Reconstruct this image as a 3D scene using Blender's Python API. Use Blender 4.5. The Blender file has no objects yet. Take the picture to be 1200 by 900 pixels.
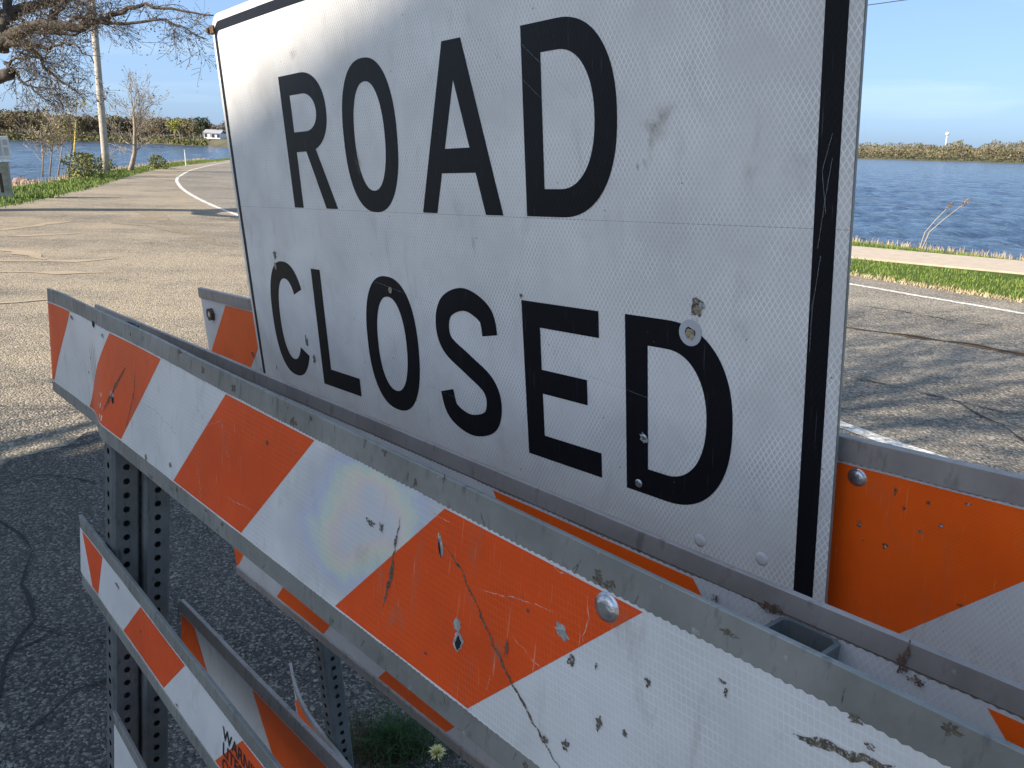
import bpy, bmesh, math, random
from mathutils import Vector, Matrix, noise
R = random.Random(7)
SC = bpy.context.scene
COL = SC.collection
IN = 0.0254
CAM_H = 1.65
# ------------------------------------------------------------------ camera
MX = Matrix(((0.99964463, 0.02665719, 0.0), (0.00752077, -0.28202872, 0.95937648), (0.02557428, -0.95903556, -0.28212898)))
FPX = 945.0
EYE = Vector((0, 0, CAM_H))
cam = bpy.data.cameras.new("camera"); camo = bpy.data.objects.new("camera", cam); COL.objects.link(camo)
rt, dn, fw = MX.col[0].copy(), MX.col[1].copy(), MX.col[2].copy()
m4 = Matrix.Identity(4)
for i in range(3):
    m4[i][0] = rt[i]; m4[i][1] = -dn[i]; m4[i][2] = -fw[i]; m4[i][3] = EYE[i]
camo.matrix_world = m4
cam.sensor_width = 36; cam.lens = 36 * FPX / 1200; cam.clip_start = 0.02; cam.clip_end = 20000
SC.camera = camo
# ------------------------------------------------------------------ light
SUN_EL = math.radians(32)
hx, hy = -0.882, -0.471                       # horizontal direction towards the sun
SUN_DIR = Vector((hx * math.cos(SUN_EL), hy * math.cos(SUN_EL), math.sin(SUN_EL)))
W = bpy.data.worlds.new("World"); SC.world = W; W.use_nodes = True
wn = W.node_tree.nodes; wl = W.node_tree.links
bg = wn["Background"]; bg.inputs[1].default_value = 0.1
sky = wn.new("ShaderNodeTexSky"); sky.sky_type = 'NISHITA'; sky.sun_disc = False
sky.sun_elevation = SUN_EL; sky.sun_rotation = math.atan2(hx, hy)
sky.air_density = 0.6; sky.dust_density = 2.0; sky.ozone_density = 3.0; sky.altitude = 200
# thin cirrus, part of the sky itself
tc = wn.new("ShaderNodeTexCoord"); mp = wn.new("ShaderNodeMapping"); mp.inputs['Scale'].default_value = (1.1, 1.1, 9.0)
mp.inputs['Rotation'].default_value = (0.05, 0.09, 0.4)
wl.new(tc.outputs['Generated'], mp.inputs[0])
wnz = wn.new("ShaderNodeTexNoise"); wnz.inputs['Scale'].default_value = 2.6; wnz.inputs['Detail'].default_value = 7; wnz.inputs['Roughness'].default_value = 0.55
wnz.inputs['Distortion'].default_value = 0.4
wl.new(mp.outputs[0], wnz.inputs[0])
wr = wn.new("ShaderNodeMapRange"); wr.inputs[1].default_value = 0.5; wr.inputs[2].default_value = 0.8; wr.inputs[3].default_value = 0.0; wr.inputs[4].default_value = 0.3
wl.new(wnz.outputs[0], wr.inputs[0])
wm = wn.new("ShaderNodeMix"); wm.data_type = 'RGBA'
wl.new(wr.outputs[0], wm.inputs[0]); wm.inputs[7].default_value = (5.6, 6.4, 7.0, 1)
# an even clear blue: the Nishita sky evened out with a plain sky blue over the whole dome
ev = wn.new("ShaderNodeMix"); ev.data_type = 'RGBA'; ev.inputs[0].default_value = 0.4
wl.new(sky.outputs[0], ev.inputs[6]); ev.inputs[7].default_value = (2.65, 4.25, 6.6, 1)
wl.new(ev.outputs[2], wm.inputs[6]); wl.new(wm.outputs[2], bg.inputs[0])
sun = bpy.data.lights.new("sun", 'SUN'); sun.energy = 5.0; sun.angle = math.radians(0.53); sun.color = (1.0, 0.9, 0.76)
suno = bpy.data.objects.new("sun", sun); COL.objects.link(suno); suno.location = (0, 0, 40)
suno.rotation_euler = SUN_DIR.to_track_quat('Z', 'Y').to_euler()
SC.view_settings.view_transform = 'Standard'; SC.view_settings.look = 'None'
SC.view_settings.gamma = 1; SC.view_settings.use_curve_mapping = False
SC.view_settings.exposure = 1.0

# ------------------------------------------------------------------ helpers
def ray(px, py):
    return MX @ Vector((px - 600, py - 450, FPX))
def gp(px, py, z=0.0):
    r = ray(px, py); t = (z - CAM_H) / r.z
    return Vector((r.x * t, r.y * t, z))
def at(px, py, Y):
    """point on the sight line at world distance y = Y"""
    r = ray(px, py); t = Y / r.y
    return EYE + r * t
class Frame:
    def __init__(s, U, V):
        s.U = Vector(U).normalized(); s.V = Vector(V); s.V = (s.V - s.U * s.V.dot(s.U)).normalized(); s.N = s.U.cross(s.V)
    def p(s, u, v, d):
        return EYE + (s.U * u + s.V * v + s.N * d) * IN
    def uv(s, px, py, d):
        r = ray(px, py); q = r * (d * IN / r.dot(s.N))
        return q.dot(s.U) / IN, q.dot(s.V) / IN
FA = Frame((0.68779447, -0.72588778, 0.00506952), (0.07099129, 0.07421276, 0.99471237))
FS = Frame((0.67332985, -0.73749506, 0.05222981), (-0.07492364, 0.00221636, 0.99718681))

def tag(o, label=None, cat=None, group=None, kind=None):
    if label: o['label'] = label
    if cat: o['category'] = cat
    if group: o['group'] = group
    if kind: o['kind'] = kind
    return o
def empty(name, loc, label, cat, group=None):
    o = bpy.data.objects.new(name, None); COL.objects.link(o); o.location = loc; o.empty_display_size = 0.1
    return tag(o, label, cat, group)
def wpos(o):
    v = Vector((0, 0, 0))
    while o is not None:
        v += Vector(o.location); o = o.parent
    return v
def mk(name, verts, faces, mat, parent=None, uv=None, smooth=False, loc=None):
    """one mesh object; verts are world coordinates"""
    me = bpy.data.meshes.new(name)
    off = wpos(parent) if parent is not None else (Vector(loc) if loc is not None else Vector((0, 0, 0)))
    me.from_pydata([(Vector(v) - off)[:] for v in verts], [], faces)
    if uv is not None:
        l = me.uv_layers.new(name="UVMap")
        for lp in me.loops:
            l.data[lp.index].uv = uv[lp.vertex_index]
    me.materials.append(mat)
    if smooth:
        for p in me.polygons: p.use_smooth = True
    me.update()
    o = bpy.data.objects.new(name, me); COL.objects.link(o)
    if parent is not None: o.parent = parent
    elif loc is not None: o.location = loc
    return o
class G:
    """collects geometry"""
    def __init__(s): s.v = []; s.f = []
    def box(s, c, sx, sy, sz, rot=None):
        n = len(s.v); c = Vector(c)
        for dz in (-1, 1):
            for dx, dy in ((-1, -1), (1, -1), (1, 1), (-1, 1)):
                w = Vector((dx * sx / 2, dy * sy / 2, dz * sz / 2))
                if rot is not None: w = rot @ w
                s.v.append(c + w)
        s.f += [(n, n+3, n+2, n+1), (n+4, n+5, n+6, n+7), (n, n+1, n+5, n+4), (n+1, n+2, n+6, n+5), (n+2, n+3, n+7, n+6), (n+3, n, n+4, n+7)]
    def tube(s, pts, rad, sides=6, cap=True):
        pts = [Vector(p) for p in pts]; n0 = len(s.v); prev = None
        for i, p in enumerate(pts):
            t = (pts[min(i + 1, len(pts) - 1)] - pts[max(i - 1, 0)])
            if t.length < 1e-9: t = Vector((0, 0, 1))
            t.normalize()
            if prev is None:
                a = t.cross(Vector((0, 0, 1)))
                if a.length < 1e-3: a = t.cross(Vector((1, 0, 0)))
            else:
                a = prev - t * prev.dot(t)
                if a.length < 1e-6: a = t.orthogonal()
            a.normalize(); prev = a; b = t.cross(a)
            r = rad[i] if hasattr(rad, '__len__') else rad
            for k in range(sides):
                an = 2 * math.pi * k / sides
                s.v.append(p + a * (math.cos(an) * r) + b * (math.sin(an) * r))
        for i in range(len(pts) - 1):
            for k in range(sides):
                k2 = (k + 1) % sides
                s.f.append((n0 + i * sides + k, n0 + i * sides + k2, n0 + (i + 1) * sides + k2, n0 + (i + 1) * sides + k))
        if cap:
            s.f.append(tuple(n0 + k for k in reversed(range(sides))))
            s.f.append(tuple(n0 + (len(pts) - 1) * sides + k for k in range(sides)))
    def tri(s, a, b, c):
        n = len(s.v); s.v += [a, b, c]; s.f.append((n, n+1, n+2))
    def quad(s, a, b, c, d):
        n = len(s.v); s.v += [a, b, c, d]; s.f.append((n, n+1, n+2, n+3))
    def poly(s, pts):
        n = len(s.v); s.v += list(pts); s.f.append(tuple(range(n, n + len(pts))))
    def leaf(s, c, size, rnd):
        a = Vector((rnd.gauss(0, 1), rnd.gauss(0, 1), rnd.gauss(0, 1))).normalized(); b = a.orthogonal().normalized()
        an = rnd.random() * 6.28; q = a.cross(b); b2 = b * math.cos(an) + q * math.sin(an); q2 = a.cross(b2)
        c = Vector(c); w = size * 0.55
        s.quad(c - b2 * size, c + q2 * w, c + b2 * size, c - q2 * w)
    def obj(s, name, mat, parent=None, smooth=False, loc=None):
        return mk(name, s.v, s.f, mat, parent, smooth=smooth, loc=loc)

# ------------------------------------------------------------------ materials
class NT:
    def __init__(s, name):
        s.m = bpy.data.materials.new(name); s.m.use_nodes = True; s.t = s.m.node_tree
        s.b = s.t.nodes["Principled BSDF"]
        s.out = s.t.nodes["Material Output"]
    def n(s, typ, **kw):
        x = s.t.nodes.new(typ)
        for k, v in kw.items(): setattr(x, k, v)
        return x
    def set(s, sock, v):
        if hasattr(v, 'is_linked') or hasattr(v, 'links'): s.t.links.new(v, sock)
        else: sock.default_value = v
    def coord(s, kind='Object', scale=(1, 1, 1), rot=(0, 0, 0)):
        c = s.n("ShaderNodeTexCoord"); m = s.n("ShaderNodeMapping")
        m.inputs['Scale'].default_value = scale; m.inputs['Rotation'].default_value = rot
        s.t.links.new(c.outputs[kind], m.inputs[0]); return m.outputs[0]
    def noise(s, vec, scale, detail=4, rough=0.55, dist=0.0):
        x = s.n("ShaderNodeTexNoise"); s.set(x.inputs['Vector'], vec)
        x.inputs['Scale'].default_value = scale; x.inputs['Detail'].default_value = detail
        x.inputs['Roughness'].default_value = rough; x.inputs['Distortion'].default_value = dist
        return x.outputs[0]
    def voro(s, vec, scale, feat='F1', out='Distance'):
        x = s.n("ShaderNodeTexVoronoi", feature=feat); s.set(x.inputs['Vector'], vec); x.inputs['Scale'].default_value = scale
        return x.outputs[out]
    def rng(s, v, a, b, c=0.0, d=1.0):
        x = s.n("ShaderNodeMapRange"); s.set(x.inputs[0], v)
        for i, q in enumerate((a, b, c, d)): x.inputs[i + 1].default_value = q
        return x.outputs[0]
    def math(s, op, a, b=0.0, c=0.0):
        x = s.n("ShaderNodeMath", operation=op); s.set(x.inputs[0], a); s.set(x.inputs[1], b); s.set(x.inputs[2], c)
        return x.outputs[0]
    def mix(s, f, a, b, mode='MIX'):
        x = s.n("ShaderNodeMix", data_type='RGBA', blend_type=mode)
        s.set(x.inputs[0], f)
        for i, q in ((6, a), (7, b)):
            if isinstance(q, tuple): x.inputs[i].default_value = q if len(q) == 4 else (*q, 1)
            else: s.t.links.new(q, x.inputs[i])
        return x.outputs[2]
    def bump(s, h, strength=0.3, dist=0.01, normal=None):
        x = s.n("ShaderNodeBump"); s.set(x.inputs['Height'], h); x.inputs['Strength'].default_value = strength; x.inputs['Distance'].default_value = dist
        if normal is not None: s.t.links.new(normal, x.inputs['Normal'])
        return x.outputs[0]
    def base(s, col, rough=0.6, metal=0.0, normal=None, spec=None):
        if isinstance(col, tuple): s.b.inputs['Base Color'].default_value = (*col[:3], 1)
        else: s.t.links.new(col, s.b.inputs['Base Color'])
        s.set(s.b.inputs['Roughness'], rough); s.set(s.b.inputs['Metallic'], metal)
        if normal is not None: s.t.links.new(normal, s.b.inputs['Normal'])
        if spec is not None: s.b.inputs['Specular IOR Level'].default_value = spec
        return s.m

def simple(name, col, rough=0.7, metal=0.0, var=0.25, scale=8.0, bump=0.0):
    t = NT(name); c = t.coord()
    nz = t.noise(c, scale, 5)
    a = tuple(max(0, x * (1 - var)) for x in col); b = tuple(min(1, x * (1 + var)) for x in col)
    cc = t.mix(t.rng(nz, 0.3, 0.7), a, b)
    return t.base(cc, rough, metal, t.bump(nz, bump, 0.01) if bump else None)

def sheeting(name, col, linecol, period, kx, kind, dirt=0.35, spec=0.5, rough=0.42, sheen=0.0, worn=(0.75, 0.74, 0.72), linestr=0.6):
    """retroreflective sheeting: cells from the UV (inches), scratches, grime"""
    t = NT(name)
    uvn = t.n("ShaderNodeUVMap"); sep = t.n("ShaderNodeSeparateXYZ"); t.t.links.new(uvn.outputs[0], sep.inputs[0])
    u, v = sep.outputs[0], sep.outputs[1]
    uv = uvn.outputs[0]
    a = t.math('MULTIPLY', u, 1 / period); b = t.math('MULTIPLY', v, kx / period)
    if kind == 'diamond':
        p = t.math('FRACT', t.math('ADD', t.math('ADD', a, b), 500)); q = t.math('FRACT', t.math('ADD', t.math('SUBTRACT', a, b), 500))
    else:
        p = t.math('FRACT', t.math('ADD', t.math('ADD', a, t.math('MULTIPLY', b, 0.35)), 500)); q = t.math('FRACT', t.math('ADD', b, 500))
    la = t.math('ABSOLUTE', t.math('SUBTRACT', p, 0.5)); lb = t.math('ABSOLUTE', t.math('SUBTRACT', q, 0.5))
    line = t.rng(t.math('MAXIMUM', la, lb), 0.33, 0.46)
    fade = t.rng(t.noise(uv, 0.35, 3), 0.35, 0.62, 0.25, 1.0)
    line = t.math('MULTIPLY', t.math('MULTIPLY', line, fade), linestr)
    big = t.noise(uv, 0.16, 4, 0.6)
    c1 = t.mix(t.rng(big, 0.32, 0.68), tuple(x * 0.82 for x in col), tuple(min(1, x * 1.05) for x in col))
    c2 = t.mix(line, c1, linecol)
    # grime: soft drifts and small spots
    cm = t.n("ShaderNodeMapping"); cm.inputs['Scale'].default_value = (0.9, 0.28, 1); t.t.links.new(uv, cm.inputs[0])
    gr = t.math('MULTIPLY', t.rng(t.noise(cm.outputs[0], 1.1, 8, 0.65, 0.6), 0.56, 0.8), dirt)
    c3 = t.mix(gr, c2, (0.2, 0.165, 0.11))
    # fine scratches at two angles
    tot = None
    for rot, sc in ((0.08, (9, 0.5, 1)), (0.75, (11, 0.35, 1)), (-1.2, (12, 0.3, 1))):
        sm = t.n("ShaderNodeMapping"); sm.inputs['Scale'].default_value = sc; sm.inputs['Rotation'].default_value = (0, 0, rot); t.t.links.new(uv, sm.inputs[0])
        s1 = t.rng(t.noise(sm.outputs[0], 1.0, 3, 0.5, 0.3), 0.685, 0.75)
        tot = s1 if tot is None else t.math('MAXIMUM', tot, s1)
    c4 = t.mix(t.math('MULTIPLY', tot, 0.45), c3, worn)
    pit = t.rng(t.voro(uv, 1.15), 0.035, 0.06, 1, 0)
    pm = t.math('MULTIPLY', pit, t.rng(t.noise(uv, 0.6, 2), 0.52, 0.56))
    c5 = t.mix(t.math('MULTIPLY', pm, 0.8), c4, (0.12, 0.1, 0.08))
    h = t.math('ADD', t.math('MULTIPLY', t.noise(uv, 0.3, 2), 3.0), t.math('ADD', line, t.math('MULTIPLY', tot, 0.4)))
    t.base(c5, t.math('ADD', rough, t.math('MULTIPLY', gr, 0.4)), 0.0, t.bump(h, 0.14, 0.0015), spec=spec)
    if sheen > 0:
        # iridescent sheen painted in: glossy colour ramp around one fixed viewing direction
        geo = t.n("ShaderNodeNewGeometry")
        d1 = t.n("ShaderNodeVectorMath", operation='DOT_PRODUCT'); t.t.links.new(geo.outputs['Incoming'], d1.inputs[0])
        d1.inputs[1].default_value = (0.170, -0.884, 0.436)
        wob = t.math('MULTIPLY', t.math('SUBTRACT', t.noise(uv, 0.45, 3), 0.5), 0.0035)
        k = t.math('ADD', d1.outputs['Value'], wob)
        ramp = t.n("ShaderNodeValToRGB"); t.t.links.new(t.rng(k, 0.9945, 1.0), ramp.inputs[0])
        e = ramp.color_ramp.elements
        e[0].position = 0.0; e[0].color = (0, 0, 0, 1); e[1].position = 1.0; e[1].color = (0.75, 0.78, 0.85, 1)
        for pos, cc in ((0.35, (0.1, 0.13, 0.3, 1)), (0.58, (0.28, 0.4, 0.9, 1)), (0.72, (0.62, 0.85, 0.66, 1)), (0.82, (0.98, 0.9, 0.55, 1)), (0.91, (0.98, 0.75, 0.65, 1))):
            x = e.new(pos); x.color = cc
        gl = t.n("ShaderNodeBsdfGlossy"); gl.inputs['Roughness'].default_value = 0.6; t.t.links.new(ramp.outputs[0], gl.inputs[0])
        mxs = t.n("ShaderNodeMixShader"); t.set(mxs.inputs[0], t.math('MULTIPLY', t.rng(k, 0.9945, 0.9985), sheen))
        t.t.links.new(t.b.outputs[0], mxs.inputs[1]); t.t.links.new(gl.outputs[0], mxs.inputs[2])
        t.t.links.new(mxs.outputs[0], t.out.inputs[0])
    return t.m

def galvanised(name, c1, c2, metal=0.35, rough=0.5):
    t = NT(name); c = t.coord()
    n1 = t.noise(c, 9, 6, 0.65); n2 = t.noise(t.coord(scale=(1, 1, 0.3)), 90, 4, 0.6)
    cc = t.mix(t.rng(n1, 0.35, 0.68), c1, c2)
    cc = t.mix(t.rng(n2, 0.58, 0.72, 0, 0.55), cc, tuple(x * 0.4 for x in c1))
    cc = t.mix(t.rng(t.noise(c, 38, 5, 0.7), 0.66, 0.76, 0, 0.7), cc, (0.62, 0.62, 0.6))
    cc = t.mix(t.rng(t.noise(c, 15, 6, 0.7), 0.66, 0.78, 0, 0.6), cc, (0.13, 0.085, 0.06))
    return t.base(cc, t.rng(n2, 0.3, 0.7, rough - 0.1, rough + 0.15), metal, t.bump(t.math('ADD', n1, n2), 0.25, 0.002))

M = {}
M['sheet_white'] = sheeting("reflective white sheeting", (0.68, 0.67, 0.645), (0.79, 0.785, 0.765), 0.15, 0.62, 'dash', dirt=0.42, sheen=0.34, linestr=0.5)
M['sheet_orange'] = sheeting("reflective orange sheeting", (0.76, 0.082, 0.011), (0.84, 0.13, 0.025), 0.15, 0.62, 'dash', spec=0.3, dirt=0.5, worn=(0.8, 0.42, 0.25), linestr=0.4)
M['sheet_white_b'] = sheeting("aged white sheeting", (0.66, 0.63, 0.61), (0.72, 0.7, 0.69), 0.2, 0.62, 'diamond', dirt=0.5)
M['sheet_orange_b'] = sheeting("bright orange sheeting", (1.0, 0.115, 0.005), (1.0, 0.19, 0.022), 0.16, 1.0, 'diamond', spec=0.35, dirt=0.2, worn=(0.85, 0.35, 0.12), linestr=0.35)
M['sign_white'] = sheeting("sign face sheeting", (0.71, 0.685, 0.645), (0.93, 0.91, 0.87), 0.235, 0.62, 'diamond', dirt=0.25, rough=0.4, spec=0.4, linestr=0.85)
M['sign_black'] = sheeting("black sign ink", (0.006, 0.006, 0.009), (0.009, 0.009, 0.012), 0.235, 0.62, 'diamond', dirt=0.03, rough=0.45, spec=0.22, worn=(0.11, 0.11, 0.12))
M['galv'] = galvanised("galvanised steel", (0.19, 0.19, 0.172), (0.3, 0.295, 0.27), 0.25)
M['galv_brown'] = galvanised("brown tinted aluminium", (0.29, 0.25, 0.225), (0.4, 0.355, 0.32), 0.3)  # brownish reflection tinted into the board metal's base colour
M['galv_dark'] = galvanised("perforated post steel", (0.095, 0.105, 0.105), (0.16, 0.17, 0.168), 0.3, 0.6)
M['bolt'] = simple("bolt steel", (0.55, 0.56, 0.58), 0.28, 0.9, 0.25, 150, 0.2)
M['rust'] = simple("rusty steel", (0.13, 0.075, 0.045), 0.8, 0.2, 0.5, 180, 0.4)
M['hole'] = simple("punched hole", (0.012, 0.011, 0.011), 0.95)
M['dirt'] = simple("ground in dirt", (0.09, 0.075, 0.05), 0.95, 0, 0.5, 400, 0.3)
M['bare'] = simple("scraped bare metal", (0.42, 0.42, 0.41), 0.5, 0.4, 0.4, 250, 0.3)
M['scratch'] = simple("light scratch", (0.72, 0.62, 0.55), 0.7)
M['ink'] = simple("black ink", (0.012, 0.012, 0.014), 0.6)
M['edge'] = simple("cut metal edge", (0.62, 0.64, 0.66), 0.4, 0.3, 0.2, 200)
M['stain'] = simple("faint tan stain", (0.33, 0.30, 0.24), 0.8, 0, 0.3, 150)

def ragged(name, col, scale, lo, hi, amax=1.0, rough=0.9):
    t = NT(name); c = t.coord(); nz = t.noise(c, scale, 5, 0.7)
    t.base(t.mix(t.rng(t.noise(c, scale * 0.6, 4), 0.35, 0.65), tuple(x * 0.5 for x in col), tuple(min(1, x * 1.4) for x in col)), rough)
    tr = t.n("ShaderNodeBsdfTransparent"); mx = t.n("ShaderNodeMixShader")
    t.t.links.new(t.rng(nz, lo, hi, 0.0, amax), mx.inputs[0]); t.t.links.new(tr.outputs[0], mx.inputs[1]); t.t.links.new(t.b.outputs[0], mx.inputs[2]); t.t.links.new(mx.outputs[0], t.out.inputs[0])
    return t.m
M['dirt'] = ragged("ground in dirt", (0.12, 0.098, 0.068), 420, 0.4, 0.52)
M['rust'] = ragged("rust bloom", (0.12, 0.065, 0.04), 260, 0.4, 0.56)
M['scratch'] = ragged("light scratch", (0.75, 0.6, 0.5), 300, 0.38, 0.6, 0.8)
M['rust_solid'] = simple("rusty steel", (0.13, 0.075, 0.045), 0.8, 0.2, 0.5, 180, 0.4)
def asphalt(name, dark, tan, patch_lo, patch_hi, cell=95, bump=0.55, grain=0.7):
    t = NT(name); c = t.coord()
    big = t.noise(c, 0.33, 5, 0.6); mid = t.noise(c, 1.9, 6, 0.65); streak = t.noise(t.coord(scale=(0.22, 1.1, 1), rot=(0, 0, 0.12)), 0.9, 5, 0.6)
    f = t.math('ADD', t.math('MULTIPLY', big, 0.45), t.math('ADD', t.math('MULTIPLY', mid, 0.2), t.math('MULTIPLY', streak, 0.35)))
    cc = t.mix(t.rng(f, patch_lo, patch_hi), dark, tan)
    st = t.voro(c, cell, out='Color'); stone = t.n("ShaderNodeSeparateColor"); t.t.links.new(st, stone.inputs[0])
    d = t.voro(c, cell)
    g2 = t.n("ShaderNodeSeparateColor"); t.t.links.new(t.voro(c, cell * 0.7, out='Color'), g2.inputs[0])
    cc = t.mix(t.math('MULTIPLY', t.rng(stone.outputs[0], 0.55, 1.0, 0, 1), grain), cc, t.mix(0.5, cc, (0.55, 0.48, 0.38)))
    cc = t.mix(t.math('MULTIPLY', t.rng(stone.outputs[1], 0.5, 1.0, 0, 1), grain), cc, t.mix(0.62, cc, (0.02, 0.02, 0.02)))
    cc = t.mix(t.rng(g2.outputs[0], 0.93, 0.99, 0, 0.45 * grain), cc, (0.5, 0.46, 0.4))
    cc = t.mix(t.rng(t.noise(c, 300, 2), 0.45, 0.7, 0, 0.25), cc, (0.03, 0.03, 0.03))
    h = t.math('ADD', t.math('MULTIPLY', d, -1.0), t.math('MULTIPLY', t.noise(c, 30, 4), 0.8))
    return t.base(cc, 0.92, 0, t.bump(h, bump, 0.012), spec=0.2)
M['asphalt'] = asphalt("sandy worn asphalt", (0.13, 0.115, 0.095), (0.36, 0.292, 0.2), 0.38, 0.55, cell=70, bump=0.8, grain=1.0)
M['asphalt_grey'] = asphalt("grey worn road asphalt", (0.16, 0.142, 0.117), (0.3, 0.262, 0.208), 0.42, 0.6, cell=60, bump=0.8, grain=1.0)
M['asphalt_dark'] = asphalt("dark asphalt patch", (0.066, 0.06, 0.053), (0.135, 0.118, 0.1), 0.38, 0.62, cell=120, bump=1.0, grain=0.85)
M['gravel'] = asphalt("coarse loose gravel", (0.075, 0.065, 0.057), (0.15, 0.128, 0.105), 0.4, 0.6, cell=130, bump=1.0, grain=1.0)
M['sand'] = asphalt("drifted sand", (0.33, 0.26, 0.17), (0.4, 0.32, 0.22), 0.4, 0.6, cell=160, bump=0.3, grain=0.4)
M['tyre'] = asphalt('tyre darkened asphalt', (0.15, 0.125, 0.095), (0.3, 0.235, 0.155), 0.36, 0.55, grain=0.7)
M['crack'] = simple("crack filled with grit", (0.02, 0.018, 0.016), 0.95, 0, 0.5, 60)
M['crack_rust'] = simple("brown grit along seam", (0.14, 0.085, 0.04), 0.95, 0, 0.6, 40)
M['line'] = ragged("worn white road paint", (0.6, 0.57, 0.51), 38, 0.3, 0.46)
M['path'] = simple("tan concrete path", (0.42, 0.345, 0.26), 0.9, 0, 0.12, 6)
def grassground():
    t = NT("grassy ground"); c = t.coord()
    cc = t.mix(t.rng(t.noise(c, 3, 6, 0.7), 0.35, 0.7), (0.045, 0.085, 0.014), (0.10, 0.135, 0.03))
    cc = t.mix(t.rng(t.noise(c, 0.7, 5), 0.55, 0.72), cc, (0.17, 0.14, 0.07))
    # bare stony bank close to and under the water line
    pos = t.n("ShaderNodeSeparateXYZ"); t.t.links.new(t.coord(), pos.inputs[0])
    cc = t.mix(t.rng(pos.outputs[2], -0.12, -0.3), cc, (0.17, 0.14, 0.1))
    return t.base(cc, 0.95, 0, t.bump(t.noise(c, 40, 5), 0.7, 0.05), spec=0.1)
M['ground'] = grassground()
M['farground'] = simple('far brushy ground', (0.085, 0.075, 0.035), 0.95, 0, 0.5, 0.15)
M['grass'] = simple("spring grass blades", (0.135, 0.185, 0.028), 0.75, 0, 0.45, 2.5)
M['grass2'] = simple("dark grass tuft", (0.04, 0.085, 0.02), 0.75, 0, 0.5, 30)
M['drygrass'] = simple("dry pale grass", (0.45, 0.35, 0.21), 0.85, 0, 0.3, 3)
M['bark'] = simple("furrowed bark", (0.058, 0.046, 0.035), 0.95, 0, 0.55, 14, 0.8)
M['twig'] = simple("twig bark", (0.11, 0.085, 0.065), 0.95, 0, 0.4, 5)
M['bud'] = simple("opening buds", (0.13, 0.1, 0.05), 0.85, 0, 0.5, 3)
M['pole'] = simple("weathered pole wood", (0.4, 0.355, 0.295), 0.9, 0, 0.25, 6, 0.4)
M['concrete'] = simple("stained concrete", (0.34, 0.32, 0.27), 0.9, 0, 0.35, 6, 0.4)
M['whitebox'] = simple("white enamel box", (0.72, 0.72, 0.7), 0.5, 0, 0.06, 6)
M['greybox'] = simple("grey enamel panel", (0.45, 0.46, 0.48), 0.5, 0, 0.1, 6)
M['darkpost'] = simple("dark post", (0.035, 0.03, 0.03), 0.85)
M['yellow'] = simple("yellow plastic guard", (0.62, 0.42, 0.04), 0.5, 0, 0.08)
M['wire'] = simple("steel cable", (0.08, 0.08, 0.085), 0.6)
M['trunkfar'] = simple("pale far trunk", (0.3, 0.24, 0.18), 0.95)
FOL = {}
for nm, col in dict(olive=(0.12, 0.12, 0.038), brown=(0.165, 0.125, 0.068), tan=(0.2, 0.165, 0.08), lime=(0.26, 0.27, 0.035), dark=(0.035, 0.055, 0.024), grey=(0.155, 0.13, 0.095), pale=(0.3, 0.25, 0.12), shrub=(0.16, 0.17, 0.045), green=(0.075, 0.115, 0.025)).items():
    FOL[nm] = simple(nm + " foliage", col, 0.9, 0, 0.4, 0.9)
def water():
    t = NT("lake water"); c = t.coord()
    w1 = t.noise(t.coord(scale=(1.0, 0.34, 1), rot=(0, 0, 0.25)), 0.75, 5, 0.62, 0.6)
    w2 = t.noise(t.coord(scale=(1.0, 0.4, 1), rot=(0, 0, 0.05)), 2.6, 5, 0.65, 0.4)
    w3 = t.noise(t.coord(scale=(0.3, 1, 1), rot=(0, 0, 0.05)), 0.06, 3, 0.5)
    h = t.math('ADD', t.math('ADD', t.math('MULTIPLY', w1, 1.0), t.math('MULTIPLY', w2, 0.6)), t.math('MULTIPLY', w3, 2.0))
    col = t.mix(t.rng(w1, 0.4, 0.62), (0.007, 0.018, 0.042), (0.03, 0.058, 0.11))  # light and dark of the waves put into the water colour
    t.base(col, 0.12, 0, t.bump(h, 1.0, 0.35), spec=0.36)
    t.b.inputs['IOR'].default_value = 1.33
    return t.m
M['water'] = water()

# ------------------------------------------------------------------ ground, lake, road
def interp(tab, y):
    if y <= tab[0][0]: return tab[0][1]
    for (a, b), (c, d) in zip(tab, tab[1:]):
        if y <= c: return b + (d - b) * (y - a) / (c - a)
    return tab[-1][1]
WATER_Z = -0.5
SHL = [(-3000, -3000), (-40, -900), (-12, -300), (2, -70), (10, -27), (16, -19), (21, -17.0), (27, -17.2), (32, -18.3), (38, -20.4), (45, -22), (55, -24.2), (65, -26), (85, -29.5), (120, -38), (200, -60), (330, -95)]
SHR = [(-3000, 3000), (-40, 900), (-20, 200), (-5, 40), (3, 17.4), (8, 13.4), (12.4, 11.1), (14.9, 9.4), (17.5, 7.3), (26, 2), (36, -4), (48, -10), (62, -14), (85, -18.6), (120, -25), (200, -45), (330, -75)]
ys = [-3000, -800, -200, -40, -20, -12] + [-8 + 1.0 * i for i in range(60)] + [54 + 3 * i for i in range(20)] + [120, 150, 200, 260, 330]
V = []; F = []
for y in ys:
    l, r = interp(SHL, y) + 0.25 * noise.noise((0.2 * y, 3, 0)), interp(SHR, y) + 0.25 * noise.noise((0.3 * y, 9, 0))
    row = [(l - 6, -2.4), (l - 1.2, -0.8), (l - 0.3, -0.42), (l + 0.4, -0.12), (l + 1.6, 0)]
    row += [(l + 1.6 + (r - l - 3.2) * k / 6, 0) for k in range(1, 6)]
    row += [(r - 1.6, 0), (r - 0.4, -0.12), (r + 0.3, -0.42), (r + 1.2, -0.8), (r + 6, -2.4)]
    V += [Vector((x, y, z)) for x, z in row]
n = 15
for i in range(len(ys) - 1):
    for k in range(n - 1):
        F.append((i * n + k, i * n + k + 1, (i + 1) * n + k + 1, (i + 1) * n + k))
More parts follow.
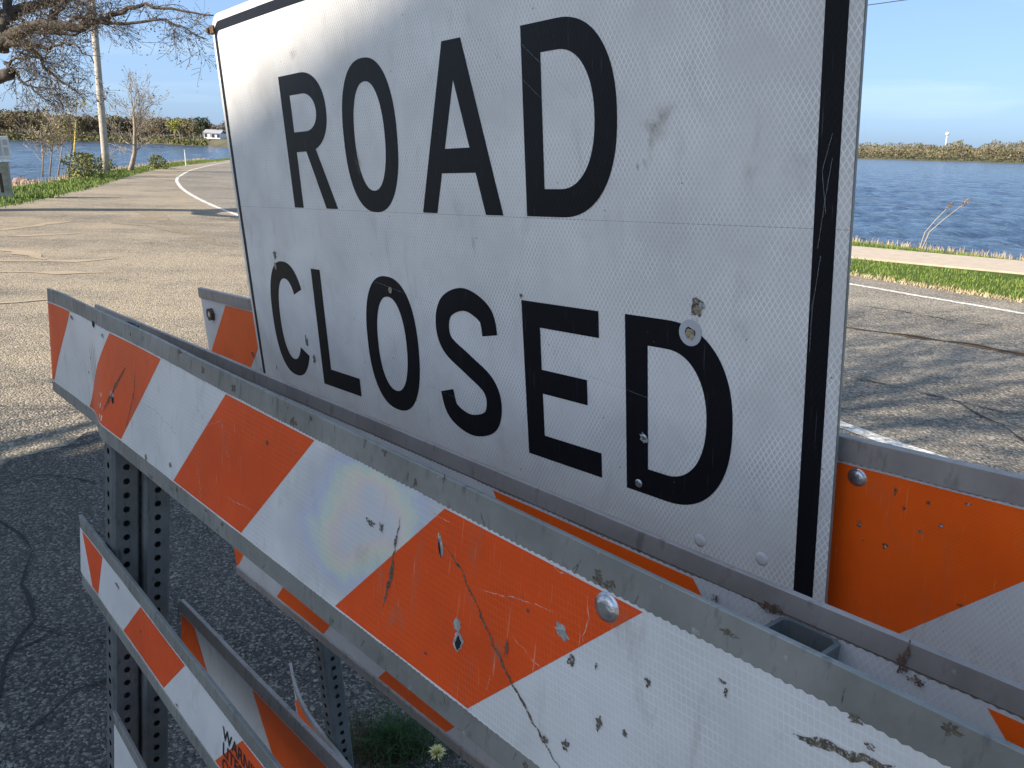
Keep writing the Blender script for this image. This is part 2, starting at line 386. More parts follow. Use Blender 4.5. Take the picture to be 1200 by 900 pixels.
tag(mk("ground", V, F, M['ground'], smooth=True), kind='structure')
WV = []; WF = []; NA, NR = 520, 250
radii = [9 * (420 / 9) ** (k / NR) for k in range(NR + 1)] + [700, 1300, 3000, 9000]
for k, rr in enumerate(radii):
    for j in range(NA + 1):
        an = math.radians(-88 + 176 * j / NA); x, y = math.sin(an) * rr, math.cos(an) * rr; z = 0.0
        if k <= NR:
            f = min(1, (420 - rr) / 200) if rr > 220 else 1
            q = x * 0.35 - y * 0.94; w = x * 0.94 + y * 0.35            # q along the wind, w along the crests
            wob = noise.noise((x * 0.09, y * 0.09, 0)) * 5
            z = f * 1.05 * (0.045 * math.sin(q * 3.0 + wob + 1.5 * noise.noise((x * 0.5, y * 0.5, 3))) * (0.6 + 0.8 * noise.noise((x * 0.25, y * 0.25, 6))) + 0.075 * noise.noise((q * 0.85, w * 0.45, 1.0)) + 0.05 * noise.noise((q * 2.6, w * 1.3, 5.0)))
        WV.append((x, y, WATER_Z + z))
m_ = NA + 1
for k in range(len(radii) - 1):
    for j in range(NA): WF.append((k * m_ + j, k * m_ + j + 1, (k + 1) * m_ + j + 1, (k + 1) * m_ + j))
tag(mk("lake_water", WV, WF, M['water'], smooth=True), "choppy blue lake on both sides of the causeway", kind='structure')

def strip(name, left, right, z, mat, ylist):
    V = []; F = []
    for y in ylist:
        a, b = interp(left, y), interp(right, y)
        for k in range(5): V.append((a + (b - a) * k / 4, y, z))
    for i in range(len(ylist) - 1):
        for k in range(4): F.append((i * 5 + k, i * 5 + k + 1, i * 5 + 6 + k, i * 5 + 5 + k))
    return mk(name, V, F, mat)
ASL = [(-15, -16), (0, -12.5), (10, -11.2), (19, -11.9), (22.3, -12.7), (28.2, -14.4), (36, -17), (43.9, -19.3), (53, -21.1), (62, -22.7), (85, -26.4), (120, -34), (200, -56), (330, -90)]
NEARL = [(-15, 13.5), (0.4, 4.85), (4.9, 2.08), (19, -6.6), (22, -8.35), (27.6, -11.2), (34.4, -14.2), (44, -17.4), (55.6, -20.3), (66, -22.4), (85, -25.2), (120, -32.5), (200, -54), (330, -88)]
FARL = [(-15, 22), (0, 11.4), (5, 8.35), (8.93, 5.71), (10.64, 4.52), (21, -2.2), (29, -7), (38, -11), (50, -14.8), (62, -17.6), (85, -21.0), (120, -28), (200, -49), (330, -82)]
ASR = [(y, x + 0.95) for y, x in FARL]
yl = [-15, -8, -3, 0, 2, 4, 6, 8, 10, 12, 14, 16, 19, 22, 25, 28, 32, 36, 40, 44, 48, 54, 60, 68, 76, 85, 100, 120, 160, 200, 330]
ASL2 = [(y, x + 0.25 * noise.noise((y * 0.8, 0, 0))) for y, x in ASL]
tag(strip("parking_asphalt", ASL2, [(y, x - 0.02) for y, x in NEARL], 0.004, M['asphalt'], yl), kind='structure')
tag(strip("road", [(y, x - 0.02) for y, x in NEARL], ASR, 0.004, M['asphalt_grey'], yl), kind='structure')

def ribbon(pts, width, z, jit=0.0, seg=0.25, wj=0.0, rnd=R):
    """polyline on the ground -> list of quads"""
    P = [Vector((p[0], p[1], 0)) for p in pts]; out = []
    for a, b in zip(P, P[1:]):
        k = max(1, int((b - a).length / seg))
        for i in range(k): out.append(a + (b - a) * (i / k))
    out.append(P[-1])
    V = []; F = []
    for i, p in enumerate(out):
        t = out[min(i + 1, len(out) - 1)] - out[max(i - 1, 0)]; nrm = Vector((-t.y, t.x, 0)).normalized()
        o = nrm * (jit * noise.noise((p.x * 2.3, p.y * 2.3, 1.7)) * 2)
        w = width * (1 + wj * noise.noise((p.x * 6, p.y * 6, 5.1)) * 1.8)
        e = min(i, len(out) - 1 - i); w *= min(1, 0.15 + e * 0.4) if wj else 1
        V += [p + o - nrm * w / 2 + Vector((0, 0, z)), p + o + nrm * w / 2 + Vector((0, 0, z))]
    for i in range(len(out) - 1): F.append((2 * i, 2 * i + 2, 2 * i + 3, 2 * i + 1))
    return V, F
def ground_marks(name, lines, width, z, mat, **kw):
    g = G()
    for i_, pts in enumerate(lines):
        v, f = ribbon(pts, width, z + 0.0006 * i_, **kw); n = len(g.v); g.v += v; g.f += [tuple(n + i for i in q) for q in f]
    return tag(g.obj(name, mat), kind='structure')
def smooth_tab(tab, step=0.7, y0=-8, y1=90):
    o = []; y = y0
    while y <= y1:
        x = sum(interp(tab, y + dy) for dy in (-2, -1, 0, 1, 2)) / 5; o.append((x, y)); y += step
    return o
ground_marks("edge_line_near", [smooth_tab(NEARL)], 0.115, 0.009, M['line'], jit=0.012)
ground_marks("edge_line_far", [smooth_tab(FARL)], 0.11, 0.009, M['line'], jit=0.012)
# worn lines of sand and faint paint on the parking area
g2 = lambda *pp: [gp(*p)[:2] for p in pp]
ground_marks("sand_drifts", [g2((-60, 262), (0, 270), (40, 265), (82, 259)), g2((-40, 280), (30, 277), (100, 273)), g2((-60, 307), (30, 306), (90, 307), (140, 303)), g2((-60, 322), (10, 319), (70, 321), (135, 320)),
             g2((-40, 291), (20, 295), (55, 305)), g2((-60, 360), (20, 355), (80, 350))], 0.16, 0.0085, M['sand'], jit=0.06, wj=0.9)
ground_marks("tyre_track_stains", [g2((160, 246), (200, 262), (240, 283), (275, 290)), g2((175, 247), (215, 268), (250, 285)), g2((130, 262), (180, 265), (230, 277))], 0.22, 0.0085, M['tyre'], jit=0.05, wj=0.6)
seam = g2((700, 352), (990, 384), (1060, 393), (1130, 404), (1200, 416), (1320, 436))
ground_marks("road_seam_grit", [seam], 0.11, 0.009, M['crack_rust'], jit=0.05, wj=0.9, seg=0.1)
ground_marks("road_seam_crack", [seam], 0.038, 0.0125, M['crack'], jit=0.06, wj=1.0, seg=0.08)
ground_marks("road_cracks", [g2((1000, 357), (1050, 366), (1110, 375), (1170, 384)), g2((990, 440), (1050, 455), (1120, 470), (1210, 492)), g2((1120, 470), (1180, 500), (1215, 540))], 0.013, 0.0125, M['crack'], jit=0.07, wj=1.3, seg=0.08)

# dark repair patch in the foreground, thin and ragged, with gravel where it has broken away
def blob(name, pts, z, mat, rag=0.04, seg=0.06):
    P = [Vector((p[0], p[1], 0)) for p in pts]; out = []
    for a, b in zip(P, P[1:] + P[:1]):
        k = max(1, int((b - a).length / seg))
        for i in range(k):
            p = a + (b - a) * (i / k)
            out.append(p + Vector((noise.noise((p.x * 5, p.y * 5, 0)), noise.noise((p.x * 5, p.y * 5, 8)), 0)) * rag * 1.6 + Vector((noise.noise((p.x * 25, p.y * 25, 0)), noise.noise((p.x * 25, p.y * 25, 8)), 0)) * rag * 0.4)
    nn = len(out); V = [p + Vector((0, 0, z)) for p in out] + [p + Vector((0, 0, 0.001)) for p in out]
    F = [tuple(range(nn))] + [(i, i + nn, (i + 1) % nn + nn, (i + 1) % nn) for i in range(nn)]
    me = bpy.data.meshes.new(name); bm = bmesh.new(); vs = [bm.verts.new(v) for v in V]
    f0 = bm.faces.new(vs[:nn])
    for q in F[1:]: bm.faces.new([vs[i] for i in q])
    bmesh.ops.recalc_face_normals(bm, faces=bm.faces)
    if f0.normal.z < 0: bmesh.ops.reverse_faces(bm, faces=bm.faces[:])
    bmesh.ops.triangulate(bm, faces=[f for f in bm.faces if len(f.verts) > 4])
    bm.to_mesh(me); bm.free(); me.materials.append(mat)
    o = bpy.data.objects.new(name, me); COL.objects.link(o); return tag(o, kind='structure')
blob("asphalt_patch", g2((-150, 560), (0, 548), (60, 528), (112, 508), (160, 505), (215, 545), (245, 640), (225, 720), (160, 800), (60, 810), (20, 860), (-10, 960), (-200, 960)), 0.012, M['asphalt_dark'])
blob("gravel_break", g2((-300, 620), (0, 572), (112, 526), (200, 520), (300, 540), (420, 640), (560, 780), (760, 960), (300, 1000), (-300, 1000)), 0.0105, M['gravel'], rag=0.02)
ground_marks("patch_cracks", [g2((-20, 575), (50, 560), (110, 570)), g2((0, 610), (40, 650), (25, 690), (45, 730), (15, 780), (0, 840)), g2((60, 640), (110, 625), (140, 640)), g2((0, 770), (60, 745), (130, 760), (150, 740)),
             g2((30, 870), (80, 815), (150, 795)), g2((90, 700), (140, 690), (190, 700)), g2((0, 555), (60, 532), (115, 520)), g2((40, 735), (110, 755), (200, 740), (240, 720)), g2((215, 690), (205, 740), (150, 790))], 0.0065, 0.0165, M['crack'], jit=0.03, wj=1.3, seg=0.025)

# footpath along the lake
PN = [(18, 3.2), (10.5, 10), (7.66, 12.16), (5.66, 13.6), (2, 17.6), (-2, 24)]
PF = [(19.2, 4.6), (11.6, 11.3), (8.55, 13.64), (6.34, 15.3), (3.2, 19), (-0.6, 25)]
V = [(x, y, 0.03) for x, y in PN] + [(x, y, 0.03) for x, y in PF] + [(x, y, -0.05) for x, y in PN] + [(x, y, -0.05) for x, y in PF]
k = len(PN); F = [(i, i + 1, i + 1 + k, i + k) for i in range(k - 1)] + [(i + 1, i, i + 2 * k, i + 1 + 2 * k) for i in range(k - 1)] + [(i + k, i + 1 + k, i + 1 + 3 * k, i + 3 * k) for i in range(k - 1)]
tag(mk("footpath", V, F, M['path']), kind='structure')

# grass blades
def inpath(x, y):
    for (a, b), (c, d), (e, f), (g_, h) in zip(PN, PN[1:], PF, PF[1:]):
        if min(b, d) - 2 < y < max(f, h) + 2:
            # signed sides
            s1 = (c - a) * (y - b) - (d - b) * (x - a); s2 = (g_ - e) * (y - f) - (h - f) * (x - e)
            if s1 < 0 and s2 > 0 and min(a, c) - 1.5 < x < max(e, g_) + 1.5: return True
    return False
def blades(name, count, place, hgt, wid, mat, lean=0.5, seed=1):
    r = random.Random(seed); g = G()
    for _ in range(count):
        p = place(r)
        if p is None: continue
        h = hgt * r.uniform(0.5, 1.25); an = r.uniform(0, 6.283); ln = r.uniform(0, lean) * h
        d = Vector((math.cos(an), math.sin(an), 0)); s = Vector((-d.y, d.x, 0)) * wid * r.uniform(0.6, 1.2)
        a2 = r.uniform(0, 6.283); s = Vector((math.cos(a2), math.sin(a2), 0)) * wid * r.uniform(0.6, 1.2)
        m_ = p + d * ln * 0.35 + Vector((0, 0, h * 0.6))
        n = len(g.v); g.v += [p - s, p + s, m_ + s * 0.6, m_ - s * 0.6, p + d * ln + Vector((0, 0, h))]
        g.f += [(n, n + 1, n + 2, n + 3), (n + 3, n + 2, n + 4)]
    return g.obj(name, mat)
def land_z(x, y):
    l, r_ = interp(SHL, y), interp(SHR, y); e = min(x - l, r_ - x)
    return 0 if e > 1.6 else (-0.12 + (e - 0.4) * 0.1 if e > 0.4 else -0.42 + (e + 0.3) * 0.43)
def right_grass(r):
    y = r.uniform(6, 21); x = r.uniform(interp(ASR, y) - 0.08, interp(SHR, y) - 0.5)
    if x < interp(ASR, y) + 0.45 and r.random() > (x - interp(ASR, y) + 0.08) / 0.55: return None
    if inpath(x, y): return None
    return Vector((x, y, land_z(x, y) - 0.005))
tag(blades("lakeside_grass", 42000, right_grass, 0.052, 0.006, M['grass'], 0.7, 3), "bright green verge grass between road and lake", kind='stuff')
def edge_dead(r):
    y = r.uniform(6, 22); x = interp(ASR, y) + abs(r.gauss(0, 0.16)) - 0.1
    return Vector((x, y, 0.004))
tag(blades("dead_verge_grass", 5200, edge_dead, 0.05, 0.006, M['drygrass'], 1.2, 13), "matted straw-coloured dead grass along the road edge", kind='stuff')
def left_grass(r):
    y = r.uniform(17, 66); l = interp(SHL, y) + 0.3; x = r.uniform(l, interp(ASL2, y) + 0.2)
    return Vector((x, y, land_z(x, y) - 0.005))
tag(blades("verge_grass", 20000, left_grass, 0.1, 0.014, M['grass'], 0.6, 4), "short green grass on the left bank of the lake", kind='stuff')
def shore_dry(r):
    y = r.uniform(5, 26); x = interp(SHR, y) + r.gauss(-0.5, 0.28)
    return Vector((x, y, land_z(x, y) - 0.01))
tag(blades("dry_shore_grass", 4500, shore_dry, 0.16, 0.008, M['drygrass'], 0.5, 5), "pale dry grass fringe along the right shore", kind='stuff')
def shore_dry_l(r):
    y = r.uniform(24, 70); x = interp(SHL, y) + abs(r.gauss(0.2, 0.4))
    return Vector((x, y, land_z(x, y) - 0.01))
tag(blades("dry_bank_grass", 2600, shore_dry_l, 0.26, 0.014, M['drygrass'], 0.5, 6), "dry tan grass along the left bank", kind='stuff')
TUFT = gp(462, 880)
def tuft(r):
    a = r.uniform(0, 6.28); q = abs(r.gauss(0, 0.075))
    return TUFT + Vector((math.cos(a) * q, math.sin(a) * q * 0.8, 0.006))
tag(blades("grass_tuft", 1500, tuft, 0.075, 0.0016, M['grass2'], 1.4, 8), "dark green grass tuft growing through the gravel", kind='stuff')
def tuft_dead(r):
    a = r.uniform(0, 6.28); q = abs(r.gauss(0, 0.09))
    return TUFT + Vector((-0.06 + math.cos(a) * q, -0.02 + math.sin(a) * q * 0.7, 0.004))
tag(blades("dead_grass", 700, tuft_dead, 0.05, 0.0016, M['rust_solid'], 2.0, 9), "brown dead grass at the foot of the green tuft", kind='stuff')
# pale ragged dandelion by the tuft
DB = gp(512, 905)
dand = empty("dandelion_flower", DB, "pale yellow ragged dandelion flower beside the grass tuft", "flower")
g = G(); g.tube([DB, DB + Vector((0.004, 0, 0.03)), DB + Vector((0, 0.004, 0.055))], 0.0022, 5); g.obj("stem", M['grass2'], dand)
g = G(); top = DB + Vector((0, 0.004, 0.056)); r = random.Random(3)
for i in range(110):
    a = r.uniform(0, 6.28); el = r.uniform(0.05, 1.3); d = Vector((math.cos(a) * math.cos(el), math.sin(a) * math.cos(el), math.sin(el))); s = d.cross(Vector((0, 0, 1))).normalized() * 0.0022
    L = r.uniform(0.017, 0.034); mid = top + d * L * 0.6; tip = top + d * L + Vector((0, 0, -0.004))
    g.quad(top - s * 0.5, top + s * 0.5, mid + s, mid - s); g.tri(mid - s, mid + s, tip)
tag(g.obj("petals", simple("pale yellow petals", (0.72, 0.62, 0.26), 0.7, 0, 0.2, 200), dand), kind='stuff')

# ------------------------------------------------------------------ barricades
class Rail:
    """a metal board in a frame plane: u along, t inches down from its top edge; d at the sheeted face"""
    def __init__(s, fr, d, u0, u1, vtop, H, edge, rim=0.0, warp=None, slope=0.0, uref=0.0, endshear=0.0):
        s.fr, s.d, s.u0, s.u1, s.vtop, s.H, s.e, s.rim, s.warp, s.slope, s.uref, s.endshear = fr, d, u0, u1, vtop, H, edge, rim, warp, slope, uref, endshear
    def P(s, u, t, off=0.0):
        v = s.vtop + s.slope * (u - s.uref) - t
        dd = s.d + off + 0.035 * noise.noise((u * 0.12, s.d, 3.0)) + 0.012 * noise.noise((u * 0.4, 7.7, s.d))
        if s.warp: dd += s.warp(u, t / s.H)
        return s.fr.p(u, v, dd)
    def ut(s, px, py):
        """pixel -> (u, t) on the flat face plane"""
        u, v = s.fr.uv(px, py, s.d); return u, s.vtop + s.slope * (u - s.uref) - v
    def board(s, name, mat, parent, step=0.6):
        H, e, rm = s.H, s.e, s.rim
        prof = [(0.0, -0.17), (0.0, rm - 0.03), (0.03, rm), (e - 0.06, rm), (e, 0.0 if rm else 0.0), (H - e, 0.0), (H - e + 0.06, rm), (H - 0.03, rm), (H, rm - 0.03), (H, -0.17), (H - 0.04, -0.2), (0.04, -0.2)]
        nst = max(2, int((s.u1 - s.u0) / step)); V = []; F = []; n = len(prof)
        for i in range(nst + 1):
            u = s.u0 + (s.u1 - s.u0) * i / nst
            for t, o in prof:
                V.append(s.P(u + (s.endshear * t if i == 0 else 0), t, o))
        for i in range(nst):
            for k in range(n):
                k2 = (k + 1) % n; F.append((i * n + k, (i + 1) * n + k, (i + 1) * n + k2, i * n + k2))
        F.append(tuple(range(n))); F.append(tuple(nst * n + k for k in reversed(range(n))))
        return mk(name, V, F, mat, parent)
    def sheet(s, name, mat, parent, off=0.015, step=0.13, tooth=0.055, inset=0.05, rows=6, seed=0):
        """sheeting with a saw-cut edge"""
        r = random.Random(seed); V = []; F = []; UV = []
        nst = int((s.u1 - s.u0 - 2 * inset) / step)
        for i in range(nst + 1):
            u = s.u0 + inset + step * i
            wob = 0.05 * noise.noise((u * 0.4, seed, 0))
            a = s.e + (tooth if i % 2 else 0) * r.uniform(0.5, 1.2) + wob; b = s.H - s.e - (tooth if i % 2 else 0) * r.uniform(0.3, 0.8) + wob
            for k in range(rows + 1):
                t = a + (b - a) * k / rows
                V.append(s.P(u + (s.endshear * t if i == 0 else 0), t, off)); UV.append((u, -t))
        n = rows + 1
        for i in range(nst):
            for k in range(rows): F.append((i * n + k, i * n + k + 1, (i + 1) * n + k + 1, (i + 1) * n + k))
        return mk(name, V, F, mat, parent, uv=UV, smooth=True)
    def stripe(s, name, mat, parent, ua, ub, slant, off=0.024, inset=0.11, rows=8, tlo=None, thi=None):
        """parallelogram of sheeting; ua..ub at the top edge, shifted by slant at the bottom"""
        V = []; F = []; UV = []; cols = 16
        a, b = s.e + inset, s.H - s.e - inset
        for k in range(rows + 1):
            t = a + (b - a) * k / rows; sh = slant * (k / rows)
            for j in range(cols + 1):
                u = ua + (ub - ua) * j / cols + sh
                u = min(max(u, s.u0 + 0.08 + s.endshear * t), s.u1 - 0.08)
                V.append(s.P(u, t, off)); UV.append((u, -t))
        n = cols + 1
        for k in range(rows):
            for j in range(cols): F.append((k * n + j, (k + 1) * n + j, (k + 1) * n + j + 1, k * n + j + 1))
        return mk(name, V, F, mat, parent, uv=UV, smooth=True)
    def ribbon(s, g, pts, w, off=0.03, seg=0.12, jit=0.03, taper=True):
        P = [Vector((a, b, 0)) for a, b in pts]; out = []
        for a, b in zip(P, P[1:]):
            k = max(1, int((b - a).length / seg))
            out += [a + (b - a) * (i / k) for i in range(k)]
        out.append(P[-1]); n0 = len(g.v)
        for i, p in enumerate(out):
            t = out[min(i + 1, len(out) - 1)] - out[max(i - 1, 0)]; nr = Vector((-t.y, t.x, 0)).normalized()
            o = nr * jit * noise.noise((p.x * 4, p.y * 4, w)) * 2; f = i / max(1, len(out) - 1)
            ww = w * (0.75 + 0.8 * noise.noise((p.x * 7, p.y * 7, 2.2)))
            if taper: ww *= max(0.08, min(1, 5 * f, 5 * (1 - f)))
            ww = max(ww, w * 0.08)
            for sg in (-1, 1):
                q = p + o + nr * ww * 0.5 * sg; g.v.append(s.P(q.x, q.y, off))
        for i in range(len(out) - 1): g.f.append((n0 + 2 * i, n0 + 2 * i + 1, n0 + 2 * i + 3, n0 + 2 * i + 2))
    def spot(s, g, u, t, ru, rt, off=0.03, rag=0.35, seed=0, n=14, ang=0.0):
        n = 20; r = random.Random(seed); pts = []
        for k in range(n):
            a = 6.2832 * k / n; q = 1 + rag * r.uniform(-1, 1)
            x, y = math.cos(a) * ru * q, math.sin(a) * rt * q
            pts.append(s.P(u + x * math.cos(ang) - y * math.sin(ang), t + x * math.sin(ang) + y * math.cos(ang), off))
        g.poly(pts)
def dome_bolt(parent, fr, c, rad, mat, name="bolt", washer=True, flat=0.45):
    """carriage bolt head: dome on a thin washer, c = (u, v, d)"""
    g = G(); n = 20; rings = [(1.18, 0.0), (1.18, 0.05), (1.0, 0.06), (0.97, 0.16), (0.85, 0.32), (0.6, 0.44), (0.3, 0.49)] if washer else [(1.0, 0.0), (0.97, 0.12), (0.85, 0.28), (0.6, 0.41), (0.3, 0.46)]
    for rr, hh in rings:
        for k in range(n):
            a = 6.2832 * k / n; g.v.append(fr.p(c[0] + math.cos(a) * rr * rad, c[1] + math.sin(a) * rr * rad, c[2] + hh * rad * flat * 2))
    for i in range(len(rings) - 1):
        for k in range(n): g.f.append((i * n + k, i * n + (k + 1) % n, (i + 1) * n + (k + 1) % n, (i + 1) * n + k))
    g.f.append(tuple((len(rings) - 1) * n + k for k in range(n)))
    return g.obj(name, mat, parent, smooth=True)
def hex_nut(parent, fr, c, rad, mat, ang=0.2):
    g = G()
    for hh in (0, 0.5):
        for rr in (1.0, 0.52):
            for k in range(6):
                a = 6.2832 * k / 6 + ang; g.v.append(fr.p(c[0] + math.cos(a) * rr * rad, c[1] + math.sin(a) * rr * rad, c[2] + hh * rad))
    for k in range(6):
        k2 = (k + 1) % 6
        g.f += [(k, k2, 12 + k2, 12 + k), (12 + k, 12 + k2, 18 + k2, 18 + k), (18 + k, 18 + k2, 6 + k2, 6 + k)]
    o = g.obj("nut", mat, parent)
    g = G(); n = 10
    for hh in (0.1, 0.42, 0.5):
        for k in range(n):
            a = 6.2832 * k / n; rr = 0.5 if hh < 0.5 else 0.36; g.v.append(fr.p(c[0] + math.cos(a) * rr * rad, c[1] + math.sin(a) * rr * rad, c[2] + hh * rad))
    for i in range(2):
        for k in range(n): g.f.append((i * n + k, i * n + (k + 1) % n, (i + 1) * n + (k + 1) % n, (i + 1) * n + k))
    g.f.append(tuple(2 * n + k for k in range(n)))
    g.obj("bolt", M['bolt'], parent)
    return o
def post(parent, fr, u, d, vtop, mat, w=1.75, name="post"):
    """square tube punched with a hole every inch, open at the top, down to the ground; (u, d) its centre"""
    P = lambda a, v, b: fr.p(u + a, v, d + b)
    vbot = (0.0 - CAM_H) / IN / fr.V.z - (fr.p(u, 0, d).z - CAM_H) / IN / fr.V.z
    n = int(vtop - vbot); vbot = vtop - n - 0.02 if False else vbot
    g = G(); h = w / 2; c = 0.18; hr = 0.23
    cells = []; v = vtop
    sides = [((-h + c, h), (h - c, h)), ((h, h - c), (h, -h + c)), ((h - c, -h), (-h + c, -h)), ((-h, -h + c), (-h, h - c))]
    for si, (A, B) in enumerate(sides):
        v = vtop
        while v - 1 > vbot - 1e-6:
            vl = v - 1 if v - 2 > vbot else vbot
            m_ = (v - 0.5)
            Q = lambda s_, vv: P(A[0] + (B[0] - A[0]) * s_, vv, A[1] + (B[1] - A[1]) * s_)
            L = math.hypot(B[0] - A[0], B[1] - A[1])
            outer = [Q(0, vl), Q(0.5, vl), Q(1, vl), Q(1, m_), Q(1, v), Q(0.5, v), Q(0, v), Q(0, m_)]
            inner = []
            for k in range(8):
                a = math.radians(225 + 45 * k); inner.append(Q(0.5 + math.cos(a) * hr / L, m_ + math.sin(a) * hr))
            b0 = len(g.v); g.v += outer + inner
            for k in range(8):
                k2 = (k + 1) % 8; g.f.append((b0 + k, b0 + k2, b0 + 8 + k2, b0 + 8 + k))
            v -= 1
    cor = [(-h, h - c), (-h + c, h), (h - c, h), (h, h - c), (h, -h + c), (h - c, -h), (-h + c, -h), (-h, -h + c)]
    for i in (0, 2, 4, 6):
        a, b = cor[i], cor[i + 1]; g.quad(P(a[0], vbot, a[1]), P(b[0], vbot, b[1]), P(b[0], vtop, b[1]), P(a[0], vtop, a[1]))
    # rim and inside walls at the top
    th = 0.13; b0 = len(g.v)
    inn = [(x * (1 - th / h), y * (1 - th / h)) for x, y in cor]
    g.v += [P(x, vtop, y) for x, y in cor] + [P(x, vtop, y) for x, y in inn] + [P(x, vtop - 4, y) for x, y in inn]
    for k in range(8):
        k2 = (k + 1) % 8; g.f += [(b0 + k, b0 + k2, b0 + 8 + k2, b0 + 8 + k), (b0 + 8 + k, b0 + 8 + k2, b0 + 16 + k2, b0 + 16 + k)]
    return g.obj(name, mat, parent)
def chips(rail, parent, specs, name="scuff_marks", mat='dirt'):
    g = G()
    for i, (px, py, ru, rt_) in enumerate(specs):
        u, t = rail.ut(px, py); rail.spot(g, u, t, ru, rt_, 0.036 + 0.0006 * i, 0.5, i + int(px))
    return tag(g.obj(name, M[mat], parent), kind='stuff')
def scrape(rail, parent, pixels, w, mat, name, off=0.04, jit=0.04):
    g = G(); rail.ribbon(g, [rail.ut(*p) for p in pixels], w, off, jit=jit); return g.obj(name, M[mat], parent)

def foot(parent, fr, u, d, mat):
    """short ground socket under a post"""
    base = fr.p(u, 0, d); v = -(base.z) / IN / fr.V.z
    c = fr.p(u, v, d); g = G(); g.box(Vector((c.x, c.y, 0.014)), 0.16, 0.16, 0.02); return g.obj("base_plate", mat, parent)

DA = -16.54
# ---- the front barricade
A = empty("barricade", Vector((FA.p(-28, 0, DA).x, FA.p(-28, 0, DA).y, 0)), "nearest orange and white striped barricade, its top board scarred and bent at the left end", "barricade", "striped barricades nested together")
def warpA(u, f):
    f = min(1, max(0, f)); x = min(1, max(0, (-54.5 - u) / 4.5)); x = x * x * (3 - 2 * x)
    y = min(1, max(0, (-62 - u) / 4.0))
    return -0.75 * x * f - 0.12 * math.sin(min(1, max(0, (-40 - u) / 14)) * math.pi) * (1 - f) + 0.25 * y * y * (1 - f)
def dentA(u, t):
    return 0
ra = Rail(FA, DA, -66.0, 8.0, -8.85, 8.5, 0.95, 0.0, warpA, endshear=-0.34)
o = ra.board("board", M['galv'], A, 0.5); a1 = o
ra.sheet("reflective_sheet", M['sheet_white'], a1, seed=2)
for k in range(-2, 6):
    # stripe edges measured at 8.4 inch steps; the sheet's stripes lean to the left going down
    ua = -36.3 + 16.85 * (k) ; ub = ua + 8.35
    if ub < -72 or ua > 14: continue
    ra.stripe("orange_stripe", M['sheet_orange'], a1, ua + 0.02, ub, -6.3)
u, t = ra.ut(712, 711); dome_bolt(a1, FA, (u, ra.vtop - t, DA + 0.03), 0.36, M['bolt'])
# keyhole slot, slits, gouges and the long diagonal crease
def mark(rail, parent, name, mat, px, py, ru, rt_, off, rag, ang=0.0):
    g = G(); u, t = rail.ut(px, py); rail.spot(g, u, t, ru, rt_, off, rag, int(px), ang=ang); g.obj(name, M[mat], parent)
for px, py, ru, rt_, an in ((536, 731, 0.2, 0.22, 0), (538, 751, 0.25, 0.34, 0), (660, 740, 0.3, 0.18, 0.5), (517, 640, 0.11, 0.4, -0.3), (131, 462, 0.3, 0.24, 0)):
    mark(ra, a1, "torn_edge", 'bare', px, py, ru, rt_, 0.034 + 0.002 * (px == 538), 0.25, an)
for px, py, ru, rt_, an in ((538, 753, 0.15, 0.22, 0), (109, 380, 0.3, 0.2, 0), (132, 469, 0.2, 0.2, 0), (516, 642, 0.05, 0.3, -0.3)):
    mark(ra, a1, "hole", 'hole', px, py, ru, rt_, 0.041, 0.25, an)
scrape(ra, a1, [(515, 630), (540, 665), (556, 700), (575, 745), (598, 795), (622, 840), (645, 880), (665, 912)], 0.15, 'dirt', "crease", 0.033, 0.05)
scrape(ra, a1, [(470, 605), (464, 640), (458, 672), (450, 718)], 0.15, 'dirt', "gouge", 0.034, 0.05)
scrape(ra, a1, [(462, 660), (459, 675), (456, 690)], 0.3, 'dirt', "gouge", 0.037)
scrape(ra, a1, [(121, 482), (128, 468), (137, 448), (147, 430)], 0.3, 'dirt', "gouge", 0.037)
scrape(ra, a1, [(157, 432), (156, 460), (152, 480), (146, 505)], 0.12, 'dirt', "gouge", 0.037)
scrape(ra, a1, [(930, 858), (965, 872), (1005, 888), (1050, 900)], 0.3, 'dirt', "gouge", 0.034, 0.05)
scrape(ra, a1, [(560, 690), (590, 697), (630, 708), (660, 722)], 0.03, 'scratch', "scratch", 0.04)
for pp in ([(240, 500), (262, 492), (259, 520)], [(231, 530), (234, 560), (238, 585)], [(265, 520), (270, 545), (268, 552)], [(690, 690), (692, 720), (684, 755)], [(478, 770), (482, 800), (480, 815)], [(575, 790), (572, 810)], [(262, 580), (280, 590), (300, 598)],
           [(160, 470), (180, 480), (200, 500), (215, 520)], [(600, 745), (640, 790)], [(505, 600), (530, 612)], [(225, 468), (240, 490), (236, 510)], [(640, 650), (655, 668), (680, 675)]):
    scrape(ra, a1, pp, 0.035, 'scratch', "scratch", 0.04, 0.06)
chips(ra, a1, [(671, 775, 0.14, 0.16), (760, 799, 0.1, 0.13), (703, 847, 0.12, 0.2), (733, 859, 0.1, 0.12), (664, 872, 0.13, 0.16), (847, 798, 0.1, 0.06), (852, 810, 0.05, 0.16), (1003, 843, 0.14, 0.1), (700, 780, 0.05, 0.1), (435, 612, 0.3, 0.12), (448, 618, 0.14, 0.16),
               (97, 437, 0.12, 0.12), (102, 420, 0.1, 0.1), (82, 372, 0.4, 0.15), (120, 393, 0.3, 0.1), (171, 536, 0.2, 0.16), (200, 545, 0.14, 0.14), (314, 519, 0.1, 0.12), (620, 715, 0.06, 0.06), (595, 760, 0.1, 0.3), (500, 765, 0.07, 0.07), (640, 866, 0.1, 0.14), (1020, 874, 0.1, 0.06)])
g = G()
r = random.Random(21)
